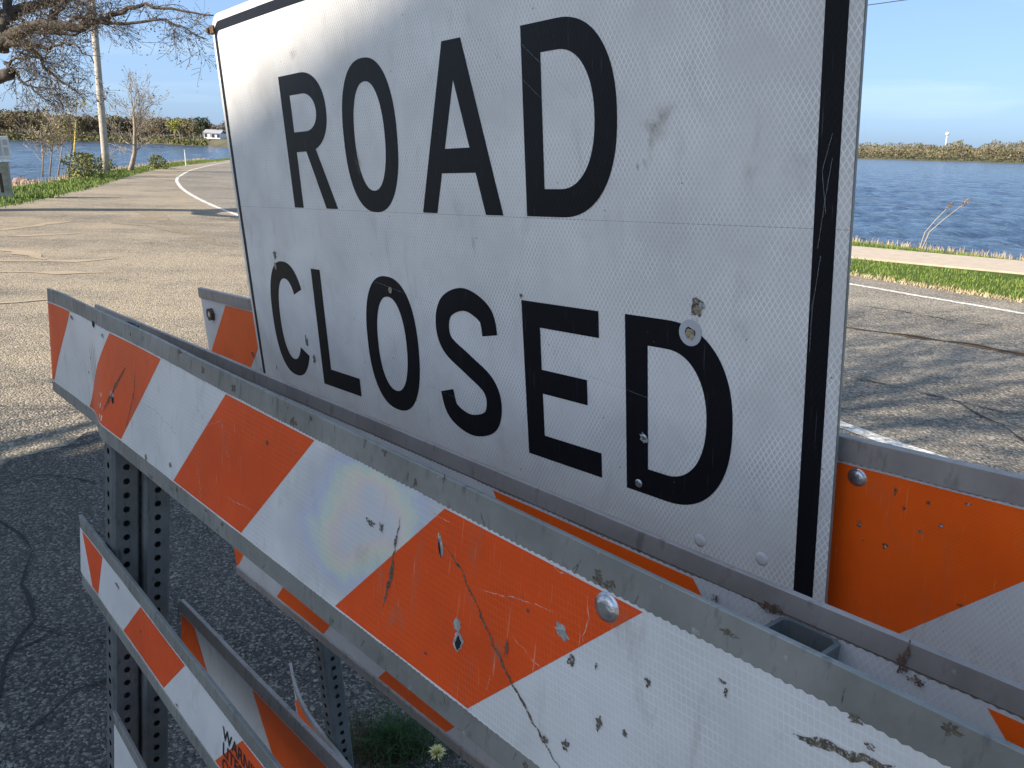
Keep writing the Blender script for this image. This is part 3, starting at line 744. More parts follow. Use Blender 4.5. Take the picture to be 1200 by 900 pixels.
for _ in range(70):
    u = r.uniform(-58, 2); tt = r.choice((r.uniform(0.1, 0.85), r.uniform(7.65, 8.4)))
    if r.random() < 0.5: ra.spot(g, u, tt, r.uniform(0.05, 0.25), r.uniform(0.04, 0.16), 0.006, 0.6, int(u * 99))
    else: ra.ribbon(g, [(u, tt - 0.2), (u + r.uniform(-0.3, 0.3), tt + 0.25)], 0.05, 0.006)
tag(g.obj("grime_spots", M['dirt'], a1), kind='stuff')
# second board: smaller, sagging to the right
ra2 = Rail(FA, DA + 0.02, -59.9, -6.0, -24.4, 5.2, 0.85, 0.05, None, -0.064, -59.9, 0.66)
a2 = ra2.board("board", M['galv'], A, 0.6)
ra2.sheet("reflective_sheet", M['sheet_white'], a2, seed=5)
for k in range(-1, 5):
    ua = -47.6 + 14.2 * k
    ra2.stripe("orange_stripe", M['sheet_orange'], a2, ua, ua + 7.0, -3.1 if k >= 0 else -1.0)
chips(ra2, a2, [(138, 687, 0.35, 0.14), (165, 740, 0.1, 0.1), (208, 826, 0.16, 0.12), (212, 860, 0.04, 0.5), (150, 790, 0.14, 0.14)])
def print_text(rail, parent, txt, u, t, size, rot=0.0, shear=0.0):
    cu = bpy.data.curves.new("lettering", 'FONT'); cu.body = txt; cu.size = size; cu.space_line = 0.88; cu.offset = 0.02
    to = bpy.data.objects.new("lettering", cu); COL.objects.link(to); bpy.context.view_layer.update()
    me = bpy.data.meshes.new_from_object(to.evaluated_get(bpy.context.evaluated_depsgraph_get()))
    bpy.data.objects.remove(to); V = [rail.P(u + v.co.x, t - v.co.y, 0.045) for v in me.vertices]; F = [tuple(p.vertices) for p in me.polygons]
    return mk("lettering", V, F, M['ink'], parent)
u, t = ra2.ut(262, 852); print_text(ra2, a2, "WARNING\nLITES\nOF", u, t + 0.62, 1.02)
# third board, only its left end shows
ra3 = Rail(FA, DA + 0.02, -52.9, -4.0, -36.4, 5.2, 0.85, 0.05, None, -0.14, -52.9, 0.8)
a3 = ra3.board("board", M['galv'], A, 0.8); ra3.sheet("reflective_sheet", M['sheet_white'], a3, seed=6)
for k in range(0, 4): ra3.stripe("orange_stripe", M['sheet_orange'], a3, -46 + 14 * k, -39 + 14 * k, -3.1)
post(A, FA, -54.6, DA - 0.23 - 0.98, -9.6, M['galv_dark']); foot(A, FA, -54.75, DA - 1.13, M['galv_dark'])
post(A, FA, -12.3, DA - 0.23 - 0.9, -12.4, M['galv_dark']); foot(A, FA, -12.3, DA - 1.13, M['galv_dark'])

# ---- the second barricade, nested behind, its boards on the far side of its posts
DB_ = -20.75
B = empty("barricade", Vector((FA.p(-28, 0, DB_).x, FA.p(-28, 0, DB_).y, 0)), "second barricade wedged behind the nearest one, brown-grey board edges and stripes leaning the other way", "barricade", "striped barricades nested together")
rb = Rail(FA, DB_, -70.0, 9.0, -9.98, 8.5, 0.72, 0.06, None, 0.0165, -28)
b1 = rb.board("board", M['galv_brown'], B, 0.6); rb.sheet("reflective_sheet", M['sheet_white_b'], b1, seed=7)
for k in (0, 1):
    ua = -21.6 + 17.6 * k
    rb.stripe("orange_stripe", M['sheet_orange_b'], b1, ua, ua + 9.3, 6.3)
rb2 = Rail(FA, DB_, -51.9, 6.0, -28.75, 8.5, 0.95, 0.1)
b2 = rb2.board("board", M['galv_brown'], B, 0.6); rb2.sheet("reflective_sheet", M['sheet_white_b'], b2, seed=8)
for k in range(-1, 3):
    ua = -40.9 + 17.3 * k - 17.3
    rb2.stripe("orange_stripe", M['sheet_orange_b'], b2, ua + 17.3, ua + 25.9, 6.3)
rb2.stripe("orange_stripe", M['sheet_orange_b'], b2, -58.0, -49.6, 6.3)
g = G()
for i, (px, py, a, b) in enumerate(((905, 712, 0.5, 0.16), (1060, 775, 0.22, 0.3), (1066, 760, 0.07, 0.2), (840, 700, 0.25, 0.12), (905, 735, 0.25, 0.2), (1075, 795, 0.3, 0.12))):
    u, t = rb.ut(px, py); rb.spot(g, u, t, a * 0.6, b, 0.13, 0.5, i)
tag(g.obj("rust_stains", M['rust'], b1), kind='stuff')
uB = -8.3
post(B, FA, -54.2, DB_ + 0.12 + 1.0 - 0.02, -11.4, M['galv_dark']); foot(B, FA, -54.2, DB_ + 1.1, M['galv_dark'])
post(B, FA, uB, DB_ + 0.12 + 1.0 - 0.02, -10.3, M['galv_dark']); foot(B, FA, uB, DB_ + 1.1, M['galv_dark'])

# ---- the far barricade that carries the sign
DS = -26.43
DC = DS - 1.1
C_ = empty("barricade", Vector((FS.p(-40, 0, DC).x, FS.p(-40, 0, DC).y, 0)), "rear barricade standing behind the road closed sign, orange board ends showing on both sides", "barricade", "striped barricades nested together")
rc = Rail(FS, DC, -74.3, 9.0, -10.75, 8.5, 0.98, 0.16)
c1 = rc.board("board", M['galv_brown'], C_, 0.8); rc.sheet("reflective_sheet", M['sheet_white_b'], c1, seed=9)
for ua, ub in ((-68.8, -60.2), (-51.7, -43.2), (-34.6, -26.1), (-17.5, -4.2), (6, 8)):
    rc.stripe("orange_stripe", M['sheet_orange_b'], c1, ua, ub, -6.4)
u, t = rc.ut(1005, 559); dome_bolt(c1, FS, (u, rc.vtop - t, DC + 0.03), 0.3, M['bolt'])
u, t = rc.ut(249, 368); hex_nut(c1, FS, (u, rc.vtop - t, DC + 0.03), 0.62, M['rust_solid'])
chips(rc, c1, [(1007, 613, 0.09, 0.13), (1080, 623, 0.1, 0.06), (1037, 639, 0.12, 0.1), (1103, 615, 0.07, 0.09), (1135, 590, 0.08, 0.05), (1050, 575, 0.05, 0.15), (1060, 595, 0.05, 0.1), (1088, 589, 0.09, 0.06), (1012, 633, 0.06, 0.04), (1126, 709, 0.1, 0.05), (297, 416, 0.3, 0.2)])
g = G()
for i, (px, py) in enumerate(((1008, 614), (1081, 623.5), (1038, 640), (1104, 616), (1136, 590.5), (298, 416))):
    u, t = rc.ut(px, py); rc.spot(g, u, t, 0.05, 0.05, 0.05, 0.4, i)
tag(g.obj("bare_metal_flecks", M['bare'], c1), kind='stuff')
rc2 = Rail(FS, DC, -76.1, 6.0, -32.4, 8.5, 0.95, 0.12)
c2 = rc2.board("board", M['galv_brown'], C_, 0.8); rc2.sheet("reflective_sheet", M['sheet_white_b'], c2, seed=10)
for k in range(-1, 5):
    ub = -66.9 + 6.3 + 17.6 * k
    rc2.stripe("orange_stripe", M['sheet_orange_b'], c2, ub, ub + 8.9, -6.4)
rc3 = Rail(FS, DC, -70.8, 4.0, -50.0, 5.6, 0.9, 0.1, lambda u, f: -2.0 * max(0, (-62 - u) / 9) ** 2, -0.2, -70.8)
c3 = rc3.board("board", M['galv_brown'], C_, 0.8); rc3.sheet("reflective_sheet", M['sheet_white_b'], c3, seed=11)
for k in range(0, 3): rc3.stripe("orange_stripe", M['sheet_orange_b'], c3, -67 + 17 * k, -59 + 17 * k, -4)
post(C_, FS, -60.2, DC - 0.24 - 0.9, -12.0, M['galv_dark']); foot(C_, FS, -60.2, DC - 1.14, M['galv_dark'])
post(C_, FS, -10.9, DC - 0.24 - 0.9, -12.0, M['galv_dark']); foot(C_, FS, -10.9, DC - 1.14, M['galv_dark'])

# ------------------------------------------------------------------ ROAD CLOSED sign (rel. inches: u from its left edge, v from pixel row 300)
UO, VO = -60.72, -5.03
def SP(u, v, off=0.0):
    d = DS + off + 0.10 * noise.noise((u * 0.05, v * 0.07, 4.0))
    if v < -4 and u < 8: d += -0.5 * ((8 - u) / 8) ** 2 * ((-4 - v) / 8) * 0.25
    return FS.p(u + UO, v + VO, d)
S = empty("road_sign", Vector((FS.p(UO + 24, 0, DS).x, FS.p(UO + 24, 0, DS).y, FS.p(UO + 24, VO - 15.9, DS).z)), "large white road closed sign with black letters and border, propped on the rear barricade", "road sign")
W_, T_, B_, X0 = 48.0, 15.3, -15.8, -0.28
def rrect(x0, y0, x1, y1, rad, n=8):
    o = []
    for cx, cy, a0 in ((x1 - rad, y1 - rad, 0), (x0 + rad, y1 - rad, 90), (x0 + rad, y0 + rad, 180), (x1 - rad, y0 + rad, 270)):
        for k in range(n + 1):
            a = math.radians(a0 + 90 * k / n); o.append((cx + math.cos(a) * rad, cy + math.sin(a) * rad))
    return o
ol = rrect(X0, B_, W_, T_, 1.3)
def dense(pts, step=1.5):
    o = []
    for a, b in zip(pts, pts[1:] + pts[:1]):
        k = max(1, int(math.dist(a, b) / step)); o += [(a[0] + (b[0] - a[0]) * i / k, a[1] + (b[1] - a[1]) * i / k) for i in range(k)]
    return o
def filled(name, loops, off, mat, parent, uvon=True, cuts=None, thick=None, step=1.5):
    """polygon (outer loop) filled on the sign surface; grid-cut so that it follows the gentle warp"""
    bm = bmesh.new(); vs = [bm.verts.new((x, y, 0)) for x, y in loops]; bm.faces.new(vs)
    for ax, lo, hi in ((0, -1, 49), (1, -17, 16)):
        c = lo
        while c < hi:
            nrm = (1, 0, 0) if ax == 0 else (0, 1, 0); co = (c, 0, 0) if ax == 0 else (0, c, 0)
            bmesh.ops.bisect_plane(bm, geom=bm.verts[:] + bm.edges[:] + bm.faces[:], plane_co=co, plane_no=nrm); c += step * 2
    bmesh.ops.triangulate(bm, faces=bm.faces[:])
    bm.verts.index_update(); UV = [(v.co.x, v.co.y) for v in bm.verts]
    V = [SP(v.co.x, v.co.y, off) for v in bm.verts]; F = [tuple(v.index for v in f.verts) for f in bm.faces]
    bm.free(); return mk(name, V, F, mat, parent, uv=UV, smooth=True)
panel = G(); dl = dense(ol)
n = len(dl); panel.v = [SP(x, y, -0.02) for x, y in dl] + [SP(x, y, -0.14) for x, y in dl]
panel.f = [tuple(reversed(range(n, 2 * n)))] + [(i, i + n, (i + 1) % n + n, (i + 1) % n) for i in range(n)]
pan = panel.obj("panel", M['galv'], S)
seamv = 1.9
filled('backing_sheet', rrect(X0, B_, W_, T_, 1.3), -0.02, M['galv'], pan)
filled("reflective_sheet", [(X0 + 0.03, seamv)] + [(W_ - 0.03, seamv)] + [p for p in rrect(X0 + 0.03, B_ + .03, W_ - .03, T_ - .03, 1.27) if p[1] > seamv], 0.0, M['sign_white'], pan)
lowp = [p for p in rrect(X0 + 0.03, B_ + .03, W_ - .03, T_ - .03, 1.27) if p[1] < seamv]
filled("reflective_sheet", [(W_ - 0.03, seamv - 0.012), (X0 + 0.03, seamv - 0.012)] + lowp, 0.0, M['sign_white'], pan)
# border
def ring(name, outer, inner, off, mat, parent):
    n = len(outer); V = [SP(x, y, off) for x, y in outer] + [SP(x, y, off) for x, y in inner]
    return mk(name, V, [(i, (i + 1) % n, (i + 1) % n + n, i + n) for i in range(n)], mat, parent, uv=list(outer) + list(inner))
def sub(pts, m):
    o = []
    for a, b in zip(pts, pts[1:] + pts[:1]): o += [(a[0] + (b[0] - a[0]) * i / m, a[1] + (b[1] - a[1]) * i / m) for i in range(m)]
    return o
ring("border", sub(rrect(0.08, B_ + 0.5, W_ - 0.52, T_ - 0.52, 1.0), 6), sub(rrect(0.5, B_ + 1.2, W_ - 1.32, T_ - 1.14, 0.55), 6), 0.012, M['sign_black'], pan)
# letters
class L:
    def __init__(s, x, y, h): s.x, s.y, s.h, s.p = x, y, h, []; s.k = 0
    def quadstrip(s, A, Bp):
        s.p.append((list(A), list(Bp)))
    def build(s):
        V = []; F = []; UV = []
        for i, (A, Bp) in enumerate(s.p):
            # subdivide so the strip hugs the sign
            o = 0.014 + 0.0012 * i; n0 = len(V)
            m_ = 3
            for a, b in zip(A, Bp):
                for j in range(m_ + 1):
                    q = (s.x + a[0] + (b[0] - a[0]) * j / m_, s.y + a[1] + (b[1] - a[1]) * j / m_); V.append(SP(q[0], q[1], o)); UV.append(q)
            for a in range(len(A) - 1):
                for j in range(m_):
                    F.append((n0 + a * (m_ + 1) + j, n0 + (a + 1) * (m_ + 1) + j, n0 + (a + 1) * (m_ + 1) + j + 1, n0 + a * (m_ + 1) + j + 1))
        return mk("letter", V, F, M['sign_black'], pan, uv=UV)
def lin(a, b, n=6): return [(a[0] + (b[0] - a[0]) * i / n, a[1] + (b[1] - a[1]) * i / n) for i in range(n + 1)]
def sup(cx, cy, rx, ry, a0, a1, n=40, e=2.35):
    o = []
    for i in range(n + 1):
        a = math.radians(a0 + (a1 - a0) * i / n); c, q = math.cos(a), math.sin(a)
        o.append((cx + math.copysign(abs(c) ** (2 / e), c) * rx, cy + math.copysign(abs(q) ** (2 / e), q) * ry))
    return o
SW = 1.24
def l_O(x, y, w, h):
    l = L(x, y, h); l.quadstrip(sup(w/2, h/2, w/2, h/2, 0, 360, 72), sup(w/2, h/2, w/2 - SW, h/2 - SW, 0, 360, 72, 2.2)); return l.build()
def l_C(x, y, w, h):
    l = L(x, y, h); l.quadstrip(sup(w/2, h/2, w/2, h/2, 31, 329, 64), sup(w/2, h/2, w/2 - SW, h/2 - SW, 38, 322, 64, 2.2)); return l.build()
def l_D(x, y, w, h):
    l = L(x, y, h); cx = w * 0.40
    l.quadstrip(lin((0, 0), (0, h)), lin((SW, 0), (SW, h)))
    l.quadstrip([(SW, h), (cx, h)] + sup(cx, h/2, w - cx, h/2, 90, -90, 48, 2.3)[1:] + [(SW, 0)], [(SW, h - SW), (cx, h - SW)] + sup(cx, h/2, w - cx - SW, h/2 - SW, 90, -90, 48, 2.2)[1:] + [(SW, SW)]); return l.build()
def l_R(x, y, w, h):
    l = L(x, y, h); bh = h * 0.57; cx = w * 0.5; cy = h - bh/2
    l.quadstrip(lin((0, 0), (0, h)), lin((SW, 0), (SW, h)))
    l.quadstrip([(SW, h), (cx, h)] + sup(cx, cy, w - cx, bh/2, 90, -90, 32, 2.2)[1:] + [(SW, h - bh)], [(SW, h - SW), (cx, h - SW)] + sup(cx, cy, w - cx - SW, bh/2 - SW, 90, -90, 32, 2.1)[1:] + [(SW, h - bh + SW)])
    l.quadstrip(lin((w * 0.44, h - bh + 0.15), (w - SW * 1.07, 0)), lin((w * 0.44 + SW * 1.05, h - bh + 0.15), (w + 0.12, 0))); return l.build()
def l_A(x, y, w, h):
    l = L(x, y, h); tw = 1.5; bw = SW * 1.07
    # left leg, right leg meet at a flat top
    tx = w/2 - tw/2
    l.quadstrip(lin((0, 0), (tx, h), 10), lin((bw, 0), (tx + bw, h), 10))
    l.quadstrip(lin((w - bw, 0), (w - tx - bw, h), 10), lin((w, 0), (w - tx, h), 10))
    y0, y1 = h * 0.245, h * 0.245 + SW * 0.98; f = lambda yy: bw + tx * yy / h - 0.25
    l.quadstrip([(f(y0), y0), (f(y1), y1)], [(w - f(y0), y0), (w - f(y1), y1)]); return l.build()
def l_L(x, y, w, h):
    l = L(x, y, h); l.quadstrip(lin((0, 0), (0, h)), lin((SW, 0), (SW, h))); l.quadstrip(lin((SW, 0), (w, 0)), lin((SW, SW), (w, SW))); return l.build()
def l_E(x, y, w, h):
    l = L(x, y, h); l.quadstrip(lin((0, 0), (0, h)), lin((SW, 0), (SW, h)))
    for yy, ww in ((0, w), (h/2 - SW/2 + 0.05, w * 0.84), (h - SW, w)): l.quadstrip(lin((SW, yy), (ww, yy)), lin((SW, yy + SW), (ww, yy + SW)))
    return l.build()
def l_S(x, y, w, h):
    cp = [(4.67, 6.0), (4.35, 7.1), (2.75, 7.72), (1.15, 7.2), (0.62, 6.1), (1.0, 5.0), (2.65, 4.12), (4.25, 3.25), (4.68, 2.2), (4.2, 1.1), (2.6, 0.6), (1.05, 1.1), (0.6, 2.25)]
    cp = [(a / 5.3 * w, b / 8.32 * h) for a, b in cp]; C = []
    e = [cp[0]] + cp + [cp[-1]]
    for i in range(1, len(e) - 2):
        p0, p1, p2, p3 = e[i-1], e[i], e[i+1], e[i+2]
        for k in range(8):
            t = k / 8; C.append(tuple(0.5 * (2*p1[j] + (p2[j]-p0[j])*t + (2*p0[j]-5*p1[j]+4*p2[j]-p3[j])*t*t + (3*p1[j]-p0[j]-3*p2[j]+p3[j])*t**3) for j in (0, 1)))
    C.append(cp[-1]); A_ = []; B2 = []
    for i, c in enumerate(C):
        t = Vector(C[min(i+1, len(C)-1)]) - Vector(C[max(i-1, 0)]); nn = Vector((-t.y, t.x)).normalized() * SW / 2
        A_.append((c[0] + nn.x, c[1] + nn.y)); B2.append((c[0] - nn.x, c[1] - nn.y))
    l = L(x, y, h); l.quadstrip(A_, B2); return l.build()
l_R(9.1, 1.96, 5.6, 8.33); l_O(16.4, 1.86, 5.65, 8.5); l_A(23.95, 1.95, 6.7, 8.38); l_D(32.33, 1.97, 5.6, 8.3)
l_C(3.4, -10.4, 5.45, 8.5); l_L(10.25, -10.32, 5.0, 8.2); l_O(16.8, -10.3, 5.65, 8.4); l_S(24.35, -10.25, 5.35, 8.3); l_E(31.65, -10.15, 5.05, 8.05); l_D(38.22, -10.2, 5.5, 8.15)
# holes, rivets, rings and stains on the sign
def suv(px, py):
    u, v = FS.uv(px, py, DS); return u - UO, v - VO
def sspot(g, u, v, ru, rv, off, rag=0.2, seed=0, n=16, ang=0):
    r = random.Random(seed); pts = []
    for k in range(n):
        a = 6.2832 * k / n; q = 1 + rag * r.uniform(-1, 1); x, y = math.cos(a) * ru * q, math.sin(a) * rv * q
        pts.append(SP(u + x * math.cos(ang) - y * math.sin(ang), v + x * math.sin(ang) + y * math.cos(ang), off))
    g.poly(pts)
def sring(g, u, v, r0, r1, off, n=20):
    n0 = len(g.v)
    for rr in (r0, r1):
        for k in range(n):
            a = 6.2832 * k / n; g.v.append(SP(u + math.cos(a) * rr, v + math.sin(a) * rr, off))
    for k in range(n): g.f.append((n0 + k, n0 + (k + 1) % n, n0 + n + (k + 1) % n, n0 + n + k))
g = G(); sring(g, *suv(809, 390), 0.26, 0.55, 0.03); g.obj("washer", M['greybox'], pan)
g = G()
for i, (px, py, a, b) in enumerate(((817, 359, 0.27, 0.4), (322, 299, 0.22, 0.32), (359, 400, 0.16, 0.4), (368, 420, 0.2, 0.3), (305, 434, 0.05, 0.3), (324, 431, 0.05, 0.2), (612, 346, 0.1, 0.12))):
    u, v = suv(px, py); sspot(g, u, v, a, b, 0.03 + i * 0.001, 0.45, i)
tag(g.obj("dark_pits", M['dirt'], pan), kind='stuff')
g = G()
for px, py, a, b in ((809, 392, 0.24, 0.24), (818, 363, 0.14, 0.2), (323, 312, 0.16, 0.3), (458, 340, 0.2, 0.2)):
    u, v = suv(px, py); sspot(g, u, v, a, b, 0.042, 0.12, int(px))
tag(g.obj("drilled_holes", M['sand'], pan), kind='stuff')
g = G()
for px, py, a in ((822, 358, 0.12), (755, 513, 0.2)): u, v = suv(px, py); sspot(g, u, v, a, a * 1.2, 0.045, 0.4, int(px))
tag(g.obj("bare_metal_flecks", M['bare'], pan), kind='stuff')
for px, py, rr in ((749, 566, 0.2), (755, 512, 0.13)):
    u, v = suv(px, py); dome_bolt(pan, FS, (u + UO, v + VO, DS + 0.03), rr, M['bolt'], "rivet", False)
for px, py in ((820, 633), (893, 655)):
    u, v = suv(px, py); dome_bolt(pan, FS, (u + UO, v + VO, DS + 0.02), 0.25, M['sheet_white_b'], "bolt", True, 0.2)
g = G(); SUV = []
for i, (px, py, a, b, an) in enumerate(((775, 135, 1.0, 0.4, 0.3), (770, 150, 0.7, 0.7, 0.2), (420, 190, 0.4, 0.8, 0.2), (345, 62, 0.7, 0.4, 0.6), (768, 150, 0.3, 0.55, 0.0), (763, 172, 0.22, 0.6, 0.1), (757, 192, 0.16, 0.25, 0.3), (748, 195, 0.1, 0.2, 0.0), (556, 285, 0.2, 0.45, 0), (880, 200, 0.3, 0.3, 0))):
    u, v = suv(px, py); r = random.Random(i); n0 = len(g.v); off = 0.022 + i * 0.0008; g.v.append(SP(u, v, off)); SUV.append((0.0, 0.0))
    for rr in (0.5, 1.0):
        for k in range(18):
            t_ = 6.2832 * k / 18; q = rr * (1 + 0.5 * noise.noise((math.cos(t_) * 1.3 + i * 3, math.sin(t_) * 1.3, 2))); x, y = math.cos(t_) * a * q, math.sin(t_) * b * q
            g.v.append(SP(u + x * math.cos(an) - y * math.sin(an), v + x * math.sin(an) + y * math.cos(an), off)); SUV.append((rr, 0.0))
    for k in range(18):
        k2 = (k + 1) % 18; g.f += [(n0, n0 + 1 + k, n0 + 1 + k2), (n0 + 1 + k, n0 + 19 + k, n0 + 19 + k2, n0 + 1 + k2)]
st = NT("faint mud smear"); nzz = st.noise(st.coord(), 60, 5, 0.7)
tr = st.n("ShaderNodeBsdfTransparent"); mxx = st.n("ShaderNodeMixShader"); st.base((0.36, 0.3, 0.2), 0.8)
uvn = st.n("ShaderNodeUVMap"); spx = st.n("ShaderNodeSeparateXYZ"); st.t.links.new(uvn.outputs[0], spx.inputs[0]); st.t.links.new(st.math("MULTIPLY", st.rng(nzz, 0.38, 0.7, 0.0, 0.85), st.rng(spx.outputs[0], 0.1, 1.0, 0.62, 0.0)), mxx.inputs[0]); st.t.links.new(tr.outputs[0], mxx.inputs[1]); st.t.links.new(st.b.outputs[0], mxx.inputs[2]); st.t.links.new(mxx.outputs[0], st.out.inputs[0])
tag(mk("mud_smears", g.v, g.f, st.m, pan, uv=SUV), kind='stuff')
# long light scratches on the border and face
g = G()
for pix in ([(968, 250), (964, 200), (978, 150)], [(962, 300), (952, 360), (948, 420)], [(976, 185), (968, 230), (957, 300)], [(690, 440), (730, 455), (770, 470)], [(560, 45), (610, 90), (650, 130)], [(845, 590), (890, 597), (930, 603)], [(440, 330), (520, 360)], [(610, 50), (640, 80), (680, 120)], [(870, 560), (915, 560)], [(500, 450), (545, 470)]):
    pts = [suv(*p) for p in pix]
    P = []
    for a, b in zip(pts, pts[1:]): P += [(a[0] + (b[0] - a[0]) * i / 8, a[1] + (b[1] - a[1]) * i / 8) for i in range(8)]
    n0 = len(g.v)
    for i, p in enumerate(P):
        q = P[min(i + 1, len(P) - 1)]; q0 = P[max(i - 1, 0)]; t = Vector((q[0] - q0[0], q[1] - q0[1])); nn = Vector((-t.y, t.x)).normalized() * 0.013
        g.v += [SP(p[0] + nn.x, p[1] + nn.y, 0.034), SP(p[0] - nn.x, p[1] - nn.y, 0.034)]
    for i in range(len(P) - 1): g.f.append((n0 + 2*i, n0 + 2*i + 1, n0 + 2*i + 3, n0 + 2*i + 2))
sc = NT("faint scratch"); sc.base((0.62, 0.64, 0.66), 0.6); tr = sc.n("ShaderNodeBsdfTransparent"); mxx = sc.n("ShaderNodeMixShader"); mxx.inputs[0].default_value = 0.2
sc.t.links.new(tr.outputs[0], mxx.inputs[1]); sc.t.links.new(sc.b.outputs[0], mxx.inputs[2]); sc.t.links.new(mxx.outputs[0], sc.out.inputs[0])
tag(g.obj("fine_scratches", sc.m, pan), kind='stuff')
# rusty clip on the sign's top left edge
g = G(); rot = Matrix((FS.U, FS.V, FS.N)).transposed()
g.box(FS.p(UO - 0.15, VO + 14.35, DS + 0.06), 0.8 * IN, 0.5 * IN, 0.16 * IN, rot); g.box(FS.p(UO - 0.55, VO + 14.3, DS - 0.05), 0.34 * IN, 0.42 * IN, 0.5 * IN, rot); g.tube([FS.p(UO - 0.5, VO + 14.35, DS + 0.02), FS.p(UO - 0.5, VO + 14.35, DS + 0.3)], 0.17 * IN, 8)
g.obj("clip", M['rust_solid'], S)

# ------------------------------------------------------------------ trees
def grow(gt, gc, p, d, length, rad, depth, rnd, budp=0.0, up=0.15, kids=(3, 5), spread=0.75, budsize=0.03, minr=0.004, segs=4, cut=2):
    pts = [Vector(p)]; rads = [rad]; d = Vector(d).normalized(); q = Vector(p)
    for i in range(segs):
        d = (d + Vector((rnd.gauss(0, 0.16), rnd.gauss(0, 0.16), rnd.gauss(0, 0.12) + up * 0.25))).normalized(); q = q + d * length / segs
        pts.append(q.copy()); rads.append(max(minr, rad * (1 - 0.55 * (i + 1) / segs)))
    (gt if depth >= cut else gc[0]).tube(pts, rads, 7 if rad > 0.08 else (5 if rad > 0.025 else 3), cap=False)
    if depth <= 0:
        for _ in range(3):
            if rnd.random() < budp: gc[1].leaf(pts[-1] + Vector((rnd.gauss(0, .03), rnd.gauss(0, .03), rnd.gauss(0, .03))), budsize * rnd.uniform(0.6, 1.4), rnd)
        return
    for k in range(rnd.randint(*kids)):
        f = rnd.uniform(0.3, 1.0); j = min(segs - 1, int(f * segs)); b = pts[j] + (pts[j + 1] - pts[j]) * (f * segs - j)
        t = (pts[j + 1] - pts[j]).normalized(); s = t.orthogonal(); s.rotate(Matrix.Rotation(rnd.uniform(0, 6.28), 3, t))
        nd = (t * rnd.uniform(0.5, 1.0) + s * spread * rnd.uniform(0.6, 1.2) + Vector((0, 0, up))).normalized()
        grow(gt, gc, b, nd, length * rnd.uniform(0.5, 0.78), rads[j] * rnd.uniform(0.45, 0.68), depth - 1, rnd, budp, up, kids, spread, budsize, minr, max(2, segs - 1) if depth < 3 else segs, cut)
        if depth <= 1 and rnd.random() < budp * 0.7: gc[1].leaf(b + s * 0.03, budsize * rnd.uniform(0.5, 1.2), rnd)
    grow(gt, gc, pts[-1], d, length * 0.62, rads[-1], depth - 1, rnd, budp, up, kids, spread, budsize, minr, max(2, segs - 1), cut)
def finish_tree(root, gt, gc, bark=None, bud=None, twig=None):
    gt.obj("trunk", bark or M['bark'], root, smooth=True)
    n = len(gc[0].v)
    crown = mk("crown", gc[0].v, gc[0].f, twig or M['twig'], root)
    if gc[1].f: tag(gc[1].obj("buds", bud or M['bud'], crown), kind='stuff')
